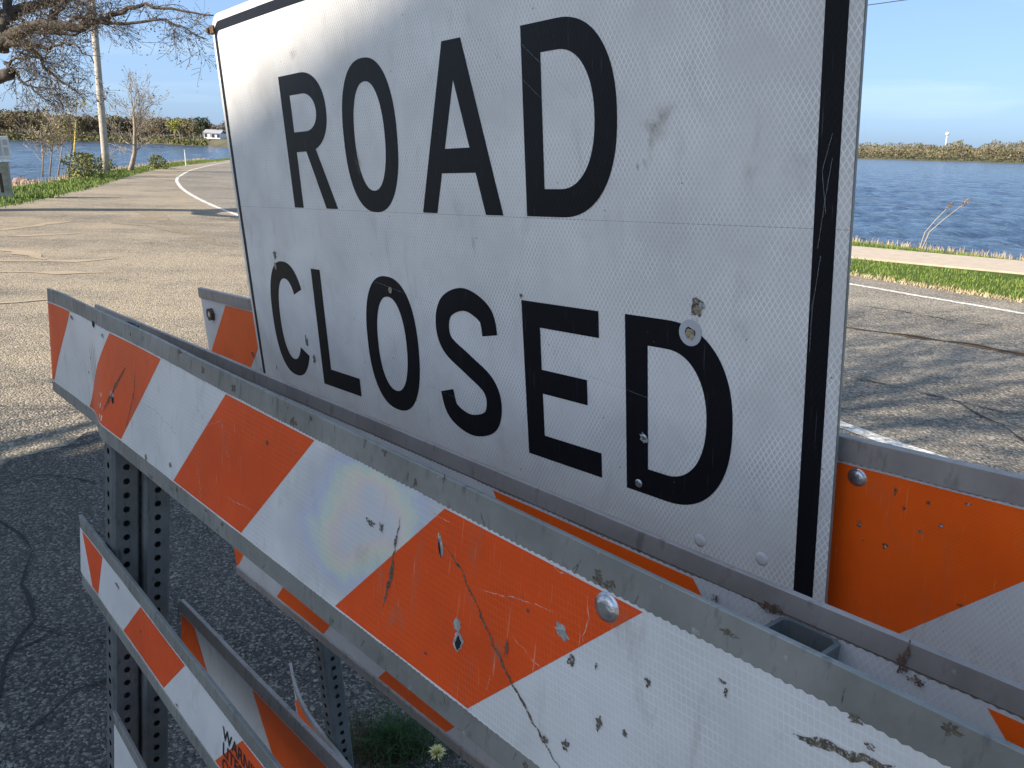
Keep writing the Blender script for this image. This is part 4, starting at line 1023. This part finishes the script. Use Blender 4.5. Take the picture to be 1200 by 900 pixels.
# big oak whose limbs reach in at the upper left; its trunk stands just out of the picture
r = random.Random(12); DT = 17.0
tb = Vector((-13.2, 17.4, 0)); OAK = empty("oak_tree", tb, "big bare oak with budding twisted limbs reaching in at the upper left", "tree")
gt, gc = G(), (G(), G())
crotch = at(-70, 70, 17.3)
gt.tube([tb - Vector((0, 0, 0.1)), tb + Vector((0.02, 0, 0.5)), tb + Vector((0.1, 0, 1.8)), (tb + Vector((0.1, 0, 0)) + crotch) * 0.5 + Vector((0, 0, 1.1)), crotch], [0.55, 0.42, 0.37, 0.34, 0.3], 10)
limbs = [
    ([(-70, 70), (-30, 58), (0, 50), (14, 42), (28, 35), (55, 29), (78, 30), (97, 33), (115, 25), (129, 17), (150, 9), (180, 9), (215, 13), (250, 18)], [14, 12, 11, 9.5, 8, 7.5, 6, 5, 4.2, 3.6, 2.8, 2, 1.4, 0.8], [17.3, 17.1, 16.9, 16.8, 16.7, 16.6, 16.4, 16.3, 16.2, 16.2, 16, 15.9, 15.8, 15.7], 7),
    ([(-70, 70), (-40, 40), (0, 22), (20, 13), (45, 6), (75, 0), (110, -12), (150, -30)], [14, 11, 9, 7.5, 6, 4.5, 3, 1.5], [17.3, 17.6, 17.8, 17.9, 18, 18, 18.1, 18.2], 6),
    ([(55, 29), (62, 15), (75, 3), (88, -14), (100, -40)], [6, 5, 4, 3, 2], [16.6, 16.7, 16.9, 17.1, 17.3], 4),
    ([(3, 60), (5, 38), (7, 20), (9, 0), (14, -40), (18, -90)], [8, 7, 6, 5.5, 4, 3], [16.9, 17, 17.1, 17.2, 17.4, 17.6], 5),
    ([(-70, 70), (-40, 95), (-15, 93), (3, 89), (12, 86)], [14, 10, 8.5, 8, 7.5], [17.3, 16.6, 16.2, 16, 15.9], 1),
    ([(0, 52), (18, 52), (30, 48), (45, 55), (58, 57), (75, 50), (92, 55), (110, 74)], [5, 3.4, 2.8, 2.4, 2, 1.6, 1.2, 0.7], [16.9, 16.6, 16.4, 16.2, 16, 15.9, 15.8, 15.7], 5),
    ([(24, 50), (36, 57), (48, 68), (55, 82), (75, 98), (87, 105), (103, 114)], [3, 2.6, 2.3, 2, 1.6, 1.2, 0.6], [16.5, 16.3, 16.2, 16, 15.8, 15.7, 15.6], 5),
    ([(6, 74), (14, 80), (28, 97), (40, 107), (60, 119)], [3, 2.4, 1.8, 1.3, 0.6], [16.1, 16, 15.9, 15.8, 15.7], 6),
    ([(42, 37), (55, 38), (70, 39), (93, 38)], [3, 2.4, 2, 1.4], [16.6, 16.5, 16.4, 16.3], 2),
    ([(110, 26), (135, 27), (165, 26), (195, 23), (222, 36), (243, 46)], [2.6, 2.2, 1.9, 1.5, 1.1, 0.6], [16.2, 16.1, 16, 15.9, 15.8, 15.7], 5),
    ([(48, 30), (52, 42), (60, 50), (64, 55)], [2.2, 1.8, 1.4, 1], [16.6, 16.5, 16.4, 16.3], 3),
    ([(20, 12), (26, 22), (33, 33)], [2.4, 1.8, 1.4], [17.9, 17.4, 16.9], 3),
    ([(80, 28), (90, 20), (105, 20), (118, 24)], [2.6, 2.2, 2, 1.8], [16.4, 16.3, 16.2, 16.2], 2),
    ([(88, 2), (105, 8), (118, 20), (126, 30)], [1.8, 1.4, 1, 0.7], [17.6, 17, 16.6, 16.4], 3),
    ([(14, 86), (10, 76), (16, 70), (32, 66), (50, 69), (60, 60)], [2.2, 1.9, 1.6, 1.3, 1, 0.7], [15.9, 16, 16, 15.9, 15.9, 15.8], 4),
]
for px, rad, dep, nt in limbs:
    P = [at(a, b, d) for (a, b), d in zip(px, dep)]; RR = [q * d / FPX * 0.84 for q, d in zip(rad, dep)]
    Q = []; RQ = []
    for i in range(len(P) - 1):
        for k in range(3):
            f = k / 3; w = 0.02 if 0 < k else 0
            Q.append(P[i].lerp(P[i + 1], f) + Vector((r.gauss(0, w), r.gauss(0, w), r.gauss(0, w)))); RQ.append(RR[i] + (RR[i + 1] - RR[i]) * f)
    Q.append(P[-1]); RQ.append(RR[-1]); gt.tube(Q, RQ, 8 if RQ[0] > 0.08 else 5)
    for k in range(int(nt * 2.6)):
        f = r.uniform(0.25, 1) * (len(Q) - 2); j = int(f); t = (Q[j + 1] - Q[j]).normalized(); s = t.orthogonal(); s.rotate(Matrix.Rotation(r.uniform(0, 6.28), 3, t))
        nd = (t * 0.7 + s * 0.8 + Vector((0.1, 0, -0.12))).normalized()
        grow(gt, gc, Q[j], nd, r.uniform(0.28, 0.6), max(0.006, min(0.012, RQ[j] * 0.4)), 2, r, 0.45, -0.03, (3, 5), 0.85, 0.02, 0.0035, 3, 9)
# the rest of the crown, above and to the left of the frame
for a, el, ln in ((2.6, 0.8, 3.2), (3.6, 0.7, 3.0), (4.6, 0.9, 3.0), (2.0, 1.1, 3.0), (3.0, 1.2, 3.4)):
    d = Vector((math.cos(a) * math.cos(el), math.sin(a) * math.cos(el), math.sin(el))); grow(gt, gc, crotch - Vector((0, 0, 0.2)), d, ln, 0.17, 3, r, 0.3, 0.25, (2, 4), 0.7, 0.04, 0.006, 4, 2)
finish_tree(OAK, gt, gc)
# bare tree beside the parking area, behind the left shoulder of the camera: its branches shade the road on the right
r = random.Random(5); tb = Vector((-7.9, 0.3, 0)); T2 = empty("maple_tree", tb, "bare maple beside the parking area, left of the barricades", "tree")
gt, gc = G(), (G(), G()); gt.tube([tb - Vector((0, 0, .1)), tb + Vector((0, 0, .5)), tb + Vector((0.1, 0.05, 3.4))], [0.26, 0.19, 0.16], 10)
for a, el, ln in ((0.2, 0.9, 2.6), (0.6, 0.55, 2.6), (1.2, 0.6, 2.9), (1.8, 1.0, 2.7), (2.0, 0.5, 2.5), (0.9, 0.95, 3.0), (1.4, 0.8, 2.6), (2.6, 0.9, 2.4), (3.8, 0.9, 2.3), (1.0, 1.3, 2.8), (5.3, 1.0, 2.2)):
    d = Vector((math.cos(a) * math.cos(el), math.sin(a) * math.cos(el), math.sin(el))); grow(gt, gc, tb + Vector((0.1, 0.05, 3.3)), d, ln, 0.11, 3, r, 0.4, 0.2, (3, 5), 0.7, 0.035, 0.008, 4, 2)
finish_tree(T2, gt, gc)
# small bare tree on the left bank by the pole
r = random.Random(31); tb = Vector((-19.1, 41.2, 0)); T3 = empty("birch_sapling", tb, "small bare tree with leaning pale trunk standing right of the utility pole", "tree")
gt, gc = G(), (G(), G())
p1 = at(158, 178, 41.2); p2 = at(158, 150, 41.2); p3 = at(156, 128, 41.2)
gt.tube([at(152, 204, 41.2), at(155, 192, 41.2), p1, p2, p3], [0.15, 0.12, 0.10, 0.07, 0.04], 7)
for k in range(26):
    f = r.uniform(0, 1); b = p1.lerp(p3, f) if f < 1 else p3; a = r.uniform(0, 6.28)
    d = Vector((math.cos(a), math.sin(a), r.uniform(0.15, 1.3))).normalized(); grow(gt, gc, b, d, r.uniform(0.7, 1.25), 0.024, 2, r, 0.5, 0.2, (3, 5), 0.65, 0.035, 0.0065, 3, 9)
grow(gt, gc, p3, Vector((0, 0, 1)), 1.0, 0.03, 2, r, 0.5, 0.3, (3, 5), 0.6, 0.035, 0.0065, 3, 9)
finish_tree(T3, gt, gc, M['trunkfar'], FOL['tan'], simple("pale twigs", (0.3, 0.25, 0.19), 0.95))

# shrubs on the left bank
def shrub(name, base, w, h, dens, mat, label, seed, sticks=10, leaf=0.05, group=None, cat="shrub"):
    r = random.Random(seed); o = empty(name, base, label, cat, group); g = G(); s = G()
    for _ in range(sticks):
        a = r.uniform(0, 6.28); e = Vector((math.cos(a) * w * r.uniform(0.1, 0.5), math.sin(a) * w * r.uniform(0.1, 0.5), h * r.uniform(0.7, 1.15))); s.tube([base, base + e * 0.5 + Vector((r.gauss(0, .05), r.gauss(0, .05), 0)), base + e], [0.02, 0.014, 0.006], 4)
    for _ in range(dens):
        a = r.uniform(0, 6.28); q = w * 0.5 * math.sqrt(r.random()); z = h * r.random() ** 1.1
        q *= (1.1 - 0.7 * (z / h)) * (0.75 + 0.9 * noise.noise((math.cos(a) * 1.6, math.sin(a) * 1.6, z * 2.2 + seed)))
        g.leaf(base + Vector((math.cos(a) * q, math.sin(a) * q, z + 0.03)), leaf * r.uniform(0.6, 1.4), r)
    s.obj("stems", M['twig'], o); tag(g.obj("leaves", mat, o), kind='stuff')
bp = gp(70, 212); 
shrub("willow_shrub", Vector((-17.3, 33.2, 0)), 2.5, 0.95, 800, FOL['shrub'], "tallest olive green shrub on the left bank, left of the utility pole", 1, 12, 0.055)
shrub("willow_shrub", Vector((-18.6, 35.8, 0)), 1.5, 0.85, 900, FOL['tan'], "tan dry shrub just left of the utility pole", 2, 10, 0.05)
shrub("willow_shrub", Vector((-19.6, 39.5, 0)), 1.5, 0.7, 520, FOL['shrub'], "green shrub between the utility pole and the leaning bare tree", 3, 8, 0.05)
shrub("willow_shrub", Vector((-19.5, 45, 0)), 2.0, 0.7, 520, FOL['shrub'], "low green shrub right of the leaning bare tree, near the road", 4, 8, 0.055)
# leafless saplings rising out of the first shrub
for i, (px0, py0, px1, py1, Yd) in enumerate(((58, 205, 62, 128, 34), (78, 200, 90, 118, 34.5), (68, 205, 75, 134, 35), (50, 207, 47, 150, 33.5))):
    r = random.Random(50 + i); b = at(px0, py0, Yd); b.z = 0; e = at(px1, py1, Yd); sp = empty("sapling", b, ["leafless sapling nearest the lake side of the olive shrub, second from left", "tallest leafless sapling leaning right beside the yellow guy guard", "thin leafless sapling in the middle of the olive shrub", "short leafless sapling at the left edge of the olive shrub"][i], "sapling", "saplings growing from the olive shrub")
    gt, gc = G(), (G(), G()); gt.tube([b, b.lerp(e, 0.4) + Vector((0.05, 0, 0)), e], [0.035, 0.022, 0.008], 5)
    for k in range(24):
        f = r.uniform(0.3, 1); a = r.uniform(0, 6.28); grow(gt, gc, b.lerp(e, f), Vector((math.cos(a), math.sin(a), 0.7)), r.uniform(0.35, 0.8), 0.009, 1, r, 0.75, 0.25, (3, 5), 0.6, 0.045, 0.0055, 3, 9)
    finish_tree(sp, gt, gc, M['trunkfar'], [FOL['pale'], FOL['lime'], FOL['pale'], FOL['pale']][i], M['trunkfar'])

# ------------------------------------------------------------------ pole, guard, meter post, posts
pb = Vector((-18.95, 38.3, 0)); ptop = at(108, 0, 38.1); axis = (ptop - pb).normalized()
PO = empty("utility_pole", pb, "tall weathered wooden utility pole on the left bank of the lake", "utility pole")
g = G(); g.tube([pb - Vector((0, 0, 0.1)), pb + axis * 1, pb + axis * 5, pb + axis * 11.5], [0.165, 0.155, 0.14, 0.11], 14); g.obj("pole", M['pole'], PO, smooth=True)
g = G(); ca = pb + axis * 10.9; g.box(ca, 2.4, 0.1, 0.12); g.obj("crossarm", M['pole'], PO)
for dx in (-1.05, -0.5, 0.5, 1.05):
    g = G(); g.tube([ca + Vector((dx, 0, 0.06)), ca + Vector((dx, 0, 0.13)), ca + Vector((dx, 0, 0.2))], [0.02, 0.05, 0.035], 8); g.obj("insulator", M['greybox'], PO)
gb = at(85, 200, 36); gb.z = 0; ge = pb + axis * 10.0
GU = empty("guy_wire", gb, "thin steel guy wire with a yellow guard, anchored left of the utility pole", "guy wire")
e2 = at(75, 95, 37.2)
g = G(); g.tube([gb, gb.lerp(ge, 0.5), ge], 0.012, 4); g.obj("cable", M['wire'], GU)
gd = (ge - gb).normalized(); 
g = G(); g.tube([gb + gd * 0.15, gb + gd * 2.3], 0.03, 8); g.obj("guard", M['yellow'], GU, smooth=True)
b = gp(8, 232); b = Vector((b.x - 0.05, b.y, 0)); PE = empty("meter_pedestal", b, "stained concrete pedestal post carrying a white meter box at the left edge", "meter post")
rz = Matrix.Rotation(0.5, 3, 'Z')
g = G(); g.box(b + Vector((-0.02, 0, 0.43)), 0.42, 0.42, 0.96, rz); g.obj("pedestal", M['concrete'], PE)
g = G(); g.box(b + Vector((-0.02, 0, 0.925)), 0.46, 0.46, 0.03, rz); g.obj("cap", M['concrete'], PE)
g = G(); g.box(b + Vector((-0.12, 0.0, 1.28)), 0.16, 0.12, 0.68, rz); g.obj("post", M['darkpost'], PE)
g = G(); g.box(b + Vector((0.16, -0.1, 1.3)), 0.36, 0.22, 0.56, rz); mb = g.obj("meter_box", M['whitebox'], PE)
bm = bmesh.new(); bm.from_mesh(mb.data); bmesh.ops.bevel(bm, geom=bm.edges[:], offset=0.012, segments=2, affect='EDGES'); bm.to_mesh(mb.data); bm.free()
for dx, dz, w, h in ((-0.06, 0.0, 0.14, 0.4), (0.1, 0.13, 0.1, 0.14), (0.1, -0.1, 0.1, 0.2)):
    g = G(); q = b + Vector((0.16, -0.1, 1.3 + dz)) + rz @ Vector((dx, -0.112, 0)); g.box(q, w, 0.012, h, rz); g.obj("cover_panel", M['greybox'], mb)
g = G(); q = b + rz @ Vector((0.0, -0.2135, 0.0)) + Vector((-0.02, 0, 0.4)); g.box(q, 0.07, 0.003, 0.5, rz); g.obj("rust_streak", M['rust'], PE)
b = gp(20, 239); 
mp_ = at(218, 195, 52); mp_.z = 0
g = G(); mo = empty("marker_post", mp_, "thin white marker post at the water's edge by the road bend", "marker post")
g.tube([mp_, mp_ + Vector((0, 0, 0.95))], 0.035, 8); g.obj("post", M['whitebox'], mo); g = G(); g.tube([mp_ + Vector((0, 0, 0.8)), mp_ + Vector((0, 0, 0.92))], 0.04, 8); g.obj("reflector", M['greybox'], mo)
# rocks on the left bank
for i, (px, py, s) in enumerate(((24, 213, 0.3), (31, 214, 0.24), (38, 216, 0.26), (45, 215, 0.2), (17, 218, 0.22))):
    p = gp(px, py, -0.15); r = random.Random(i); g = G(); n = 8
    for a in range(5):
        for k in range(n):
            th = math.pi * (a / 4); q = s * (0.75 + 0.35 * r.random()); g.v.append(p + Vector((math.sin(th) * math.cos(6.28 * k / n) * q, math.sin(th) * math.sin(6.28 * k / n) * q, math.cos(th) * q * 0.7)))
    for a in range(4):
        for k in range(n): g.f.append((a * n + k, (a + 1) * n + k, (a + 1) * n + (k + 1) % n, a * n + (k + 1) % n))
    V = [v - p for v in g.v]; o = mk("rock", g.v, g.f, simple("reddish rock", (0.24, 0.16, 0.13), 0.9, 0, 0.3, 4) if i == 0 else bpy.data.materials["reddish rock"], loc=p)
    tag(o, ["largest reddish rock at the water's edge beyond the meter post", "reddish rock second from left along the bank", "reddish rock in the middle of the bank rocks", "smallest rock at the right end of the bank rocks", "rock closest to the meter pedestal on the bank"][i], "rock", "rocks on the left bank")
# bowed reeds on the right shore
for i, (pix, lab) in enumerate((([(1076, 288), (1084, 272), (1097, 257), (1111, 243)], "dry reed stalk with a brown plume on the right shore, the shorter left one"), ([(1078, 288), (1089, 272), (1106, 257), (1128, 240)], "dry reed stalk bowing furthest right over the right shore"))):
    P = [at(a, b, 15.3) for a, b in pix]; P[0].z = -0.15; ro = empty("reed_stalk", P[0], lab, "reed", "reeds on the right shore")
    g = G(); g.tube(P, [0.007, 0.0065, 0.005, 0.003], 5); g.obj("stalk", M['drygrass'], ro)
    g = G(); r = random.Random(i)
    for _ in range(46):
        f = r.uniform(0, 1); q = P[-1] + (P[-1] - P[-2]).normalized() * 0.12 * f; g.leaf(q + Vector((r.gauss(0, .018), r.gauss(0, .018), r.gauss(0, .018))), 0.019, r)
    tag(g.obj("plume", simple("brown plume", (0.2, 0.13, 0.085), 0.95) if i == 0 else bpy.data.materials["brown plume"], ro), kind='stuff')
# a wire across the top right of the sky
p0, p1 = at(900, 22, 26), at(1260, -38, 26)
g = G(); g.tube([p0, p0.lerp(p1, 0.5) - Vector((0, 0, 0.12)), p1], 0.012, 4)
tag(g.obj("power_line", M['wire'], loc=p0), "thin dark power line crossing the sky at the sign's upper right edge", "cable")

# ------------------------------------------------------------------ far shores
def far_land(name, pts, label=None):
    """pts: (px, distance) along the water line; land rises behind it"""
    V = []; F = []
    for px, D, rise in pts:
        d = ray(px, 170); d.z = 0; d.normalize()
        for dd, z in ((-14, WATER_Z - 0.6), (0, WATER_Z + 0.25), (16, 1.4), (70, 2.0 + rise * 0.45), (400, rise), (2500, rise)):
            p = d * (D + dd); V.append((p.x, p.y, z))
    n = 6
    for i in range(len(pts) - 1):
        for k in range(n - 1): F.append((i * n + k, (i + 1) * n + k, (i + 1) * n + k + 1, i * n + k + 1))
    return tag(mk(name, V, F, M['farground'], smooth=True), kind='structure')
far_land("far_bank", [(-900, 300, 5), (-400, 300, 5), (-100, 310, 5), (60, 325, 5), (170, 335, 4), (215, 290, 3), (270, 240, 2), (330, 200, 2), (420, 180, 2)])
far_land("far_hills", [(700, 900, 6), (900, 800, 8), (1000, 760, 14), (1100, 720, 14), (1210, 690, 14), (1500, 650, 12), (2400, 560, 10)])
PROTO = {}
def tree_mesh(kind, seed):
    r = random.Random(seed); g = G(); t = G()
    hgt = 1.0
    if kind == 'pine':
        for _ in range(420):
            z = r.random(); q = 0.2 * (1.05 - z) * (0.55 + 0.6 * r.random()); a = r.uniform(0, 6.28); g.leaf(Vector((math.cos(a) * q, math.sin(a) * q, 0.12 + 0.88 * z)), 0.055 * r.uniform(0.6, 1.3), r)
    else:
        cl = [(Vector((r.gauss(0, 0.14), r.gauss(0, 0.14), r.uniform(0.42, 0.86))), r.uniform(0.12, 0.2)) for _ in range(11)]
        for _ in range(520):
            c, q = r.choice(cl); d = Vector((r.gauss(0, 1), r.gauss(0, 1), r.gauss(0, 1))).normalized() * q * (0.55 + 0.5 * r.random()); g.leaf(c + d, (0.042 if kind == 'full' else 0.024) * r.uniform(0.6, 1.4), r)
        for c, q in cl: t.tube([Vector((0, 0, 0.22)), c * 0.6 + Vector((0, 0, 0.1)), c + Vector((0, 0, q * 0.7))], [0.013, 0.009, 0.003], 4)
    t.tube([Vector((0, 0, -0.03)), Vector((0, 0, 0.3)), Vector((0, 0, 0.6))], [0.024, 0.019, 0.01], 6)
    return g, t
VAR = []
for kind, fm in (('full', 'brown'), ('full', 'olive'), ('thin', 'grey'), ('full', 'tan'), ('full', 'lime'), ('pine', 'dark'), ('thin', 'tan'), ('full', 'grey'), ('full', 'dark')):
    g, t = tree_mesh(kind, len(VAR) + 100)
    mc = bpy.data.meshes.new("crown"); mc.from_pydata([v[:] for v in g.v], [], g.f); mc.materials.append(FOL[fm])
    mt = bpy.data.meshes.new("trunk"); mt.from_pydata([Vector(v)[:] for v in t.v], [], t.f); mt.materials.append(M['trunkfar'] if kind != 'pine' else M['bark'])
    VAR.append((mc, mt))
VN = ["brown budding tree in the wood on the far left shore", "olive green tree in the wood on the far left shore", "thin grey leafless tree in the wood on the far left shore", "tan budding tree in the wood on the far left shore", "lime green tree at the edge of the far left shore", "dark green pine in the wood on the far left shore", "thin tan leafless tree in the wood on the far left shore", "grey budding tree in the wood on the far left shore", "dark broad evergreen in the wood on the far left shore"]
VG = ["brown trees on the far left shore", "olive trees on the far left shore", "grey leafless trees on the far left shore", "tan trees on the far left shore", "lime trees on the far left shore", "pines on the far left shore", "thin tan trees on the far left shore", "grey trees on the far left shore", "broad evergreens on the far left shore"]
def far_tree(px, D, h, k, w=1.0, label=None, group=None, name=None):
    d = ray(px, 170); d.z = 0; d.normalize(); p = d * D; z = WATER_Z + 0.3 + (1.2 if D > 0 else 0)
    o = empty(name or ("pine_tree" if k == 5 else "shore_tree"), (p.x, p.y, z), label or VN[k], "tree", group or VG[k])
    h *= 0.84 if px < 190 else 0.92
    o.scale = (h * w, h * w, h); o.rotation_euler.z = R.uniform(0, 6.28)
    for nm, me in zip(("crown", "trunk"), VAR[k]):
        c = bpy.data.objects.new(nm, me); COL.objects.link(c); c.parent = o
# left shore wood
for i in range(150):
    px = R.uniform(-60, 246); base = interp([(-60, 318), (60, 330), (170, 340), (215, 296), (260, 250)], px)
    row = R.random() ** 1.3; D = base + 3 + row * 50
    k = R.choice((0, 0, 1, 2, 3, 7, 7, 0, 5, 8, 6, 3)) if row > 0.35 else R.choice((0, 0, 1, 3, 7, 2, 6, 3))
    if px > 235: continue
    htop = interp([(-60, 9.5), (0, 9.5), (40, 10.5), (100, 9), (160, 9.5), (200, 9.8), (235, 8.5), (250, 6)], px)
    far_tree(px, D, htop * R.uniform(0.72, 1.05) * D / 350 * 1.05 * (1.1 if k == 5 else 1), k, R.uniform(0.95, 1.35))
far_tree(212, 297, 7.2, 4, 1.2, "bright lime green tree on the far left shore beside the white houses")
far_tree(206, 300, 6.2, 4, 1.1, "smaller lime green tree left of the brightest one on the far shore")
far_tree(228, 285, 8.4, 6, 0.9, "pale leafless tree in front of the dark evergreens near the white houses")
far_tree(236, 290, 8.6, 8, 1.0, "dark round evergreen nearest the white houses on the far shore")
far_tree(242, 292, 7.0, 8, 0.9, "shorter dark evergreen right beside the white houses")
for i in range(8): far_tree(R.uniform(248, 300), R.uniform(330, 380), R.uniform(6, 8), R.choice((0, 7)), 1.3)
# undergrowth along the far left water line
g = G(); r = random.Random(77)
for i in range(6500):
    px = r.uniform(-60, 243); base = interp([(-60, 318), (60, 332), (170, 342), (215, 297), (260, 248)], px); d = ray(px, 170); d.z = 0; d.normalize(); p = d * (base + r.uniform(-11, 8)); g.leaf(Vector((p.x, p.y, WATER_Z + 0.15 + abs(r.gauss(0, 0.9)))), r.uniform(0.25, 0.6), r)
tag(g.obj("far_undergrowth", FOL['olive']), "dark brush along the far left water line", kind='stuff')
# houses among the trees
for i, (px, D, w, h, lab) in enumerate(((249, 275, 3.0, 1.8, "white house with grey roof on the far shore, nearer the dark evergreens"), (257, 272, 2.6, 1.6, "smaller white house on the far shore, closest to the sign"))):
    d = ray(px, 170); d.z = 0; d.normalize(); p = d * D; z = WATER_Z + 2.1; ho = empty("house", (p.x, p.y, z), lab, "house", "white houses on the far left shore"); q = Vector((p.x, p.y, z))
    g = G(); g.box(q + Vector((0, 0, h / 2)), w, 5, h); wa = g.obj("wall", M['whitebox'], ho)
    g = G(); a = w / 2 + 0.3; b_ = 2.8; tp = h + 1.0
    for s in (-1, 1): g.quad(q + Vector((-a, s * b_, h)), q + Vector((a, s * b_, h)), q + Vector((a, 0, tp)), q + Vector((-a, 0, tp)))
    for s in (-1, 1): g.tri(q + Vector((s * (a - .3), -b_ + .3, h)), q + Vector((s * (a - .3), b_ - .3, h)), q + Vector((s * (a - .3), 0, tp - .15)))
    g.obj("roof", simple("grey shingles", (0.3, 0.3, 0.31), 0.9), ho)
    for dx in (-0.3, 0.3):
        g = G(); g.box(q + Vector((dx * w, -2.52, h * 0.55)), 0.8, 0.06, 0.9); g.obj("window", M['darkpost'], wa)
# far right: one distant mass of woods, and a water tower
V = []; F = []
for i in range(91):
    px = 880 + 5 * i; base = interp([(700, 905), (900, 805), (1000, 765), (1100, 725), (1210, 695), (1400, 665)], px); d = ray(px, 170); d.z = 0; d.normalize()
    top = 8.5 + 5.5 * noise.noise((px * 0.045, 0, 0)) + 4.0; 
    for dd, z in ((6, 0), (14, 3.2), (45, abs(top) * 0.5), (95, abs(top) * 0.8)): p = d * (base + dd); V.append((p.x, p.y, WATER_Z + z + noise.noise((px * 0.2, dd, 1)) * 1.2))
for i in range(90):
    for k in range(3): F.append((i * 4 + k, (i + 1) * 4 + k, (i + 1) * 4 + k + 1, i * 4 + k + 1))
tag(mk("wooded_slope", V, F, M['farground'], smooth=True), kind='structure')
g = G(); g3 = G(); r = random.Random(88)
for i in range(30000):
    px = r.uniform(880, 1330); base = interp([(700, 905), (900, 805), (1000, 765), (1100, 725), (1210, 695), (1400, 665)], px); dep = r.random() ** 1.4 * 90
    top = 8.5 + 5.5 * noise.noise((px * 0.045, 0, 0)) + 3.0 * noise.noise((px * 0.15, dep * 0.03, 4)) + dep * 0.09 + max(0, (px - 1120)) * 0.025
    z = 0.85 * abs(top) * (1 - r.random() ** 1.8) + 0.4; d = ray(px, 170); d.z = 0; d.normalize(); p = d * (base + 3 + dep)
    (g if noise.noise((px * 0.12, dep * 0.02, 9)) + r.gauss(0, 0.2) > 0 else g3).leaf(Vector((p.x, p.y, WATER_Z + z)), r.uniform(0.45, 1.05), r)
tag(g.obj("far_woods", simple("hazy tan woods", (0.165, 0.14, 0.085), 0.95, 0, 0.25, 0.05)), "low tan woods lining the far right shore", kind='stuff')
tag(g3.obj("far_brown_woods", simple("hazy olive woods", (0.125, 0.115, 0.06), 0.95, 0, 0.25, 0.05)), "olive and brown woods mixed along the far right shore", kind='stuff')
g = G()
for i in range(2200):
    px = r.uniform(880, 1330); base = interp([(700, 905), (900, 805), (1000, 765), (1100, 725), (1210, 695), (1400, 665)], px); d = ray(px, 170); d.z = 0; d.normalize(); p = d * (base + r.uniform(-4, 4)); g.leaf(Vector((p.x, p.y, WATER_Z + 0.2 + abs(r.gauss(0, 1.2)))), r.uniform(0.4, 0.9), r)
tag(g.obj("far_shore_brush", FOL['dark']), "dark brush at the far right water line", kind='stuff')
wd = ray(1108, 170); wd.z = 0; wd.normalize(); wp = wd * 1500; wp.z = 6
wt = empty("water_tower", wp, "white water tower rising above the far right woods", "water tower"); hz = (185.5 - 161.5) / FPX * 1500; TS = 0.52
g = G(); g.tube([wp, wp + Vector((0, 0, hz - 5 + CAM_H))], [1.1, 0.8], 10); g.obj("column", M['whitebox'], wt)
g = G(); top = wp + Vector((0, 0, hz - 6)); g.tube([top + Vector((0, 0, z * TS)) for z in (-4, -2, 0, 3, 5.5, 6.6)], [q * TS for q in (1.4, 4.2, 5.6, 5.6, 3.4, 0.5)], 16); g.obj("tank", M['whitebox'], wt, smooth=True)

# ------------------------------------------------------------------ unseen house added behind the camera, gable shaped to shade the barricades
hd = Vector((hx, hy, 0)).normalized(); ax = Vector((hd.y, -hd.x, 0))
if ax.y < 0: ax = -ax                                        # across the gable; a grows towards the road ahead
HDIST = 13.0; DZ = 4.0 * math.tan(SUN_EL) + 0.07
def HP(a, s, z): return hd * (HDIST + s) + ax * a + Vector((0, 0, z))
HB = empty("added_shade_house", HP(-0.5, 5, 0), "added unseen white house, its broken roof slope shaped to shade the barricades", "house")
prof = [(6.4, 4.07 + DZ), (1.69, 7.42 + DZ), (-0.7, 8.55 + DZ), (-1.7, 7.9 + DZ), (-2.6, 6.9 + DZ)]
g = G()
for s_ in (0.35, 9.65): g.poly([HP(-2.3, s_, 0), HP(6.1, s_, 0), HP(6.1, s_, prof[0][1] - 0.1)] + [HP(a, s_, z - 0.12) for a, z in prof[1:4]] + [HP(-2.3, s_, prof[4][1] - 0.1)])
for a, k in ((-2.3, 4), (6.1, 0)): g.quad(HP(a, 0.35, 0), HP(a, 9.65, 0), HP(a, 9.65, prof[k][1] - .1), HP(a, 0.35, prof[k][1] - .1))
hw = g.obj("wall", simple("white lap siding", (0.78, 0.77, 0.74), 0.8), HB)  # added walls, white so they send light back onto the shaded sign
g = G()
for (a0, z0), (a1_, z1) in zip(prof, prof[1:]):
    for dz in (0, -0.2): g.quad(HP(a0, 0, z0 + dz), HP(a0, 10, z0 + dz), HP(a1_, 10, z1 + dz), HP(a1_, 0, z1 + dz))
    for s_ in (0, 10): g.quad(HP(a0, s_, z0 - 0.2), HP(a1_, s_, z1 - 0.2), HP(a1_, s_, z1), HP(a0, s_, z0))
for a0, z0 in (prof[0], prof[-1]): g.quad(HP(a0, 0, z0 - .2), HP(a0, 10, z0 - .2), HP(a0, 10, z0), HP(a0, 0, z0))
g.obj("roof", simple("dark shingles", (0.07, 0.065, 0.06), 0.95), HB)
for a0, z0, w, h in ((-1.4, 1.0, 1.0, 1.4), (4.2, 1.0, 1.2, 1.4), (-1.0, 5.2, 1.0, 1.3), (2.4, 5.2, 1.0, 1.3)):
    g = G()
    c = HP(a0, 0.3, z0 + h / 2); rm = Matrix((ax, hd, Vector((0, 0, 1)))).transposed(); g.box(c, w + 0.16, 0.06, h + 0.16, rm); fr = g.obj("window", M['whitebox'], hw)
    g = G(); g.box(c - hd * 0.04, w, 0.02, h, rm); g.obj("pane", simple("dark glass", (0.02, 0.025, 0.03), 0.08) if "dark glass" not in bpy.data.materials else bpy.data.materials["dark glass"], fr)
g = G(); g.box(HP(1.6, 0.3, 1.05), 1.0, 0.08, 2.1, rm); dr = g.obj("door", simple("painted door", (0.2, 0.06, 0.05), 0.5), HB)
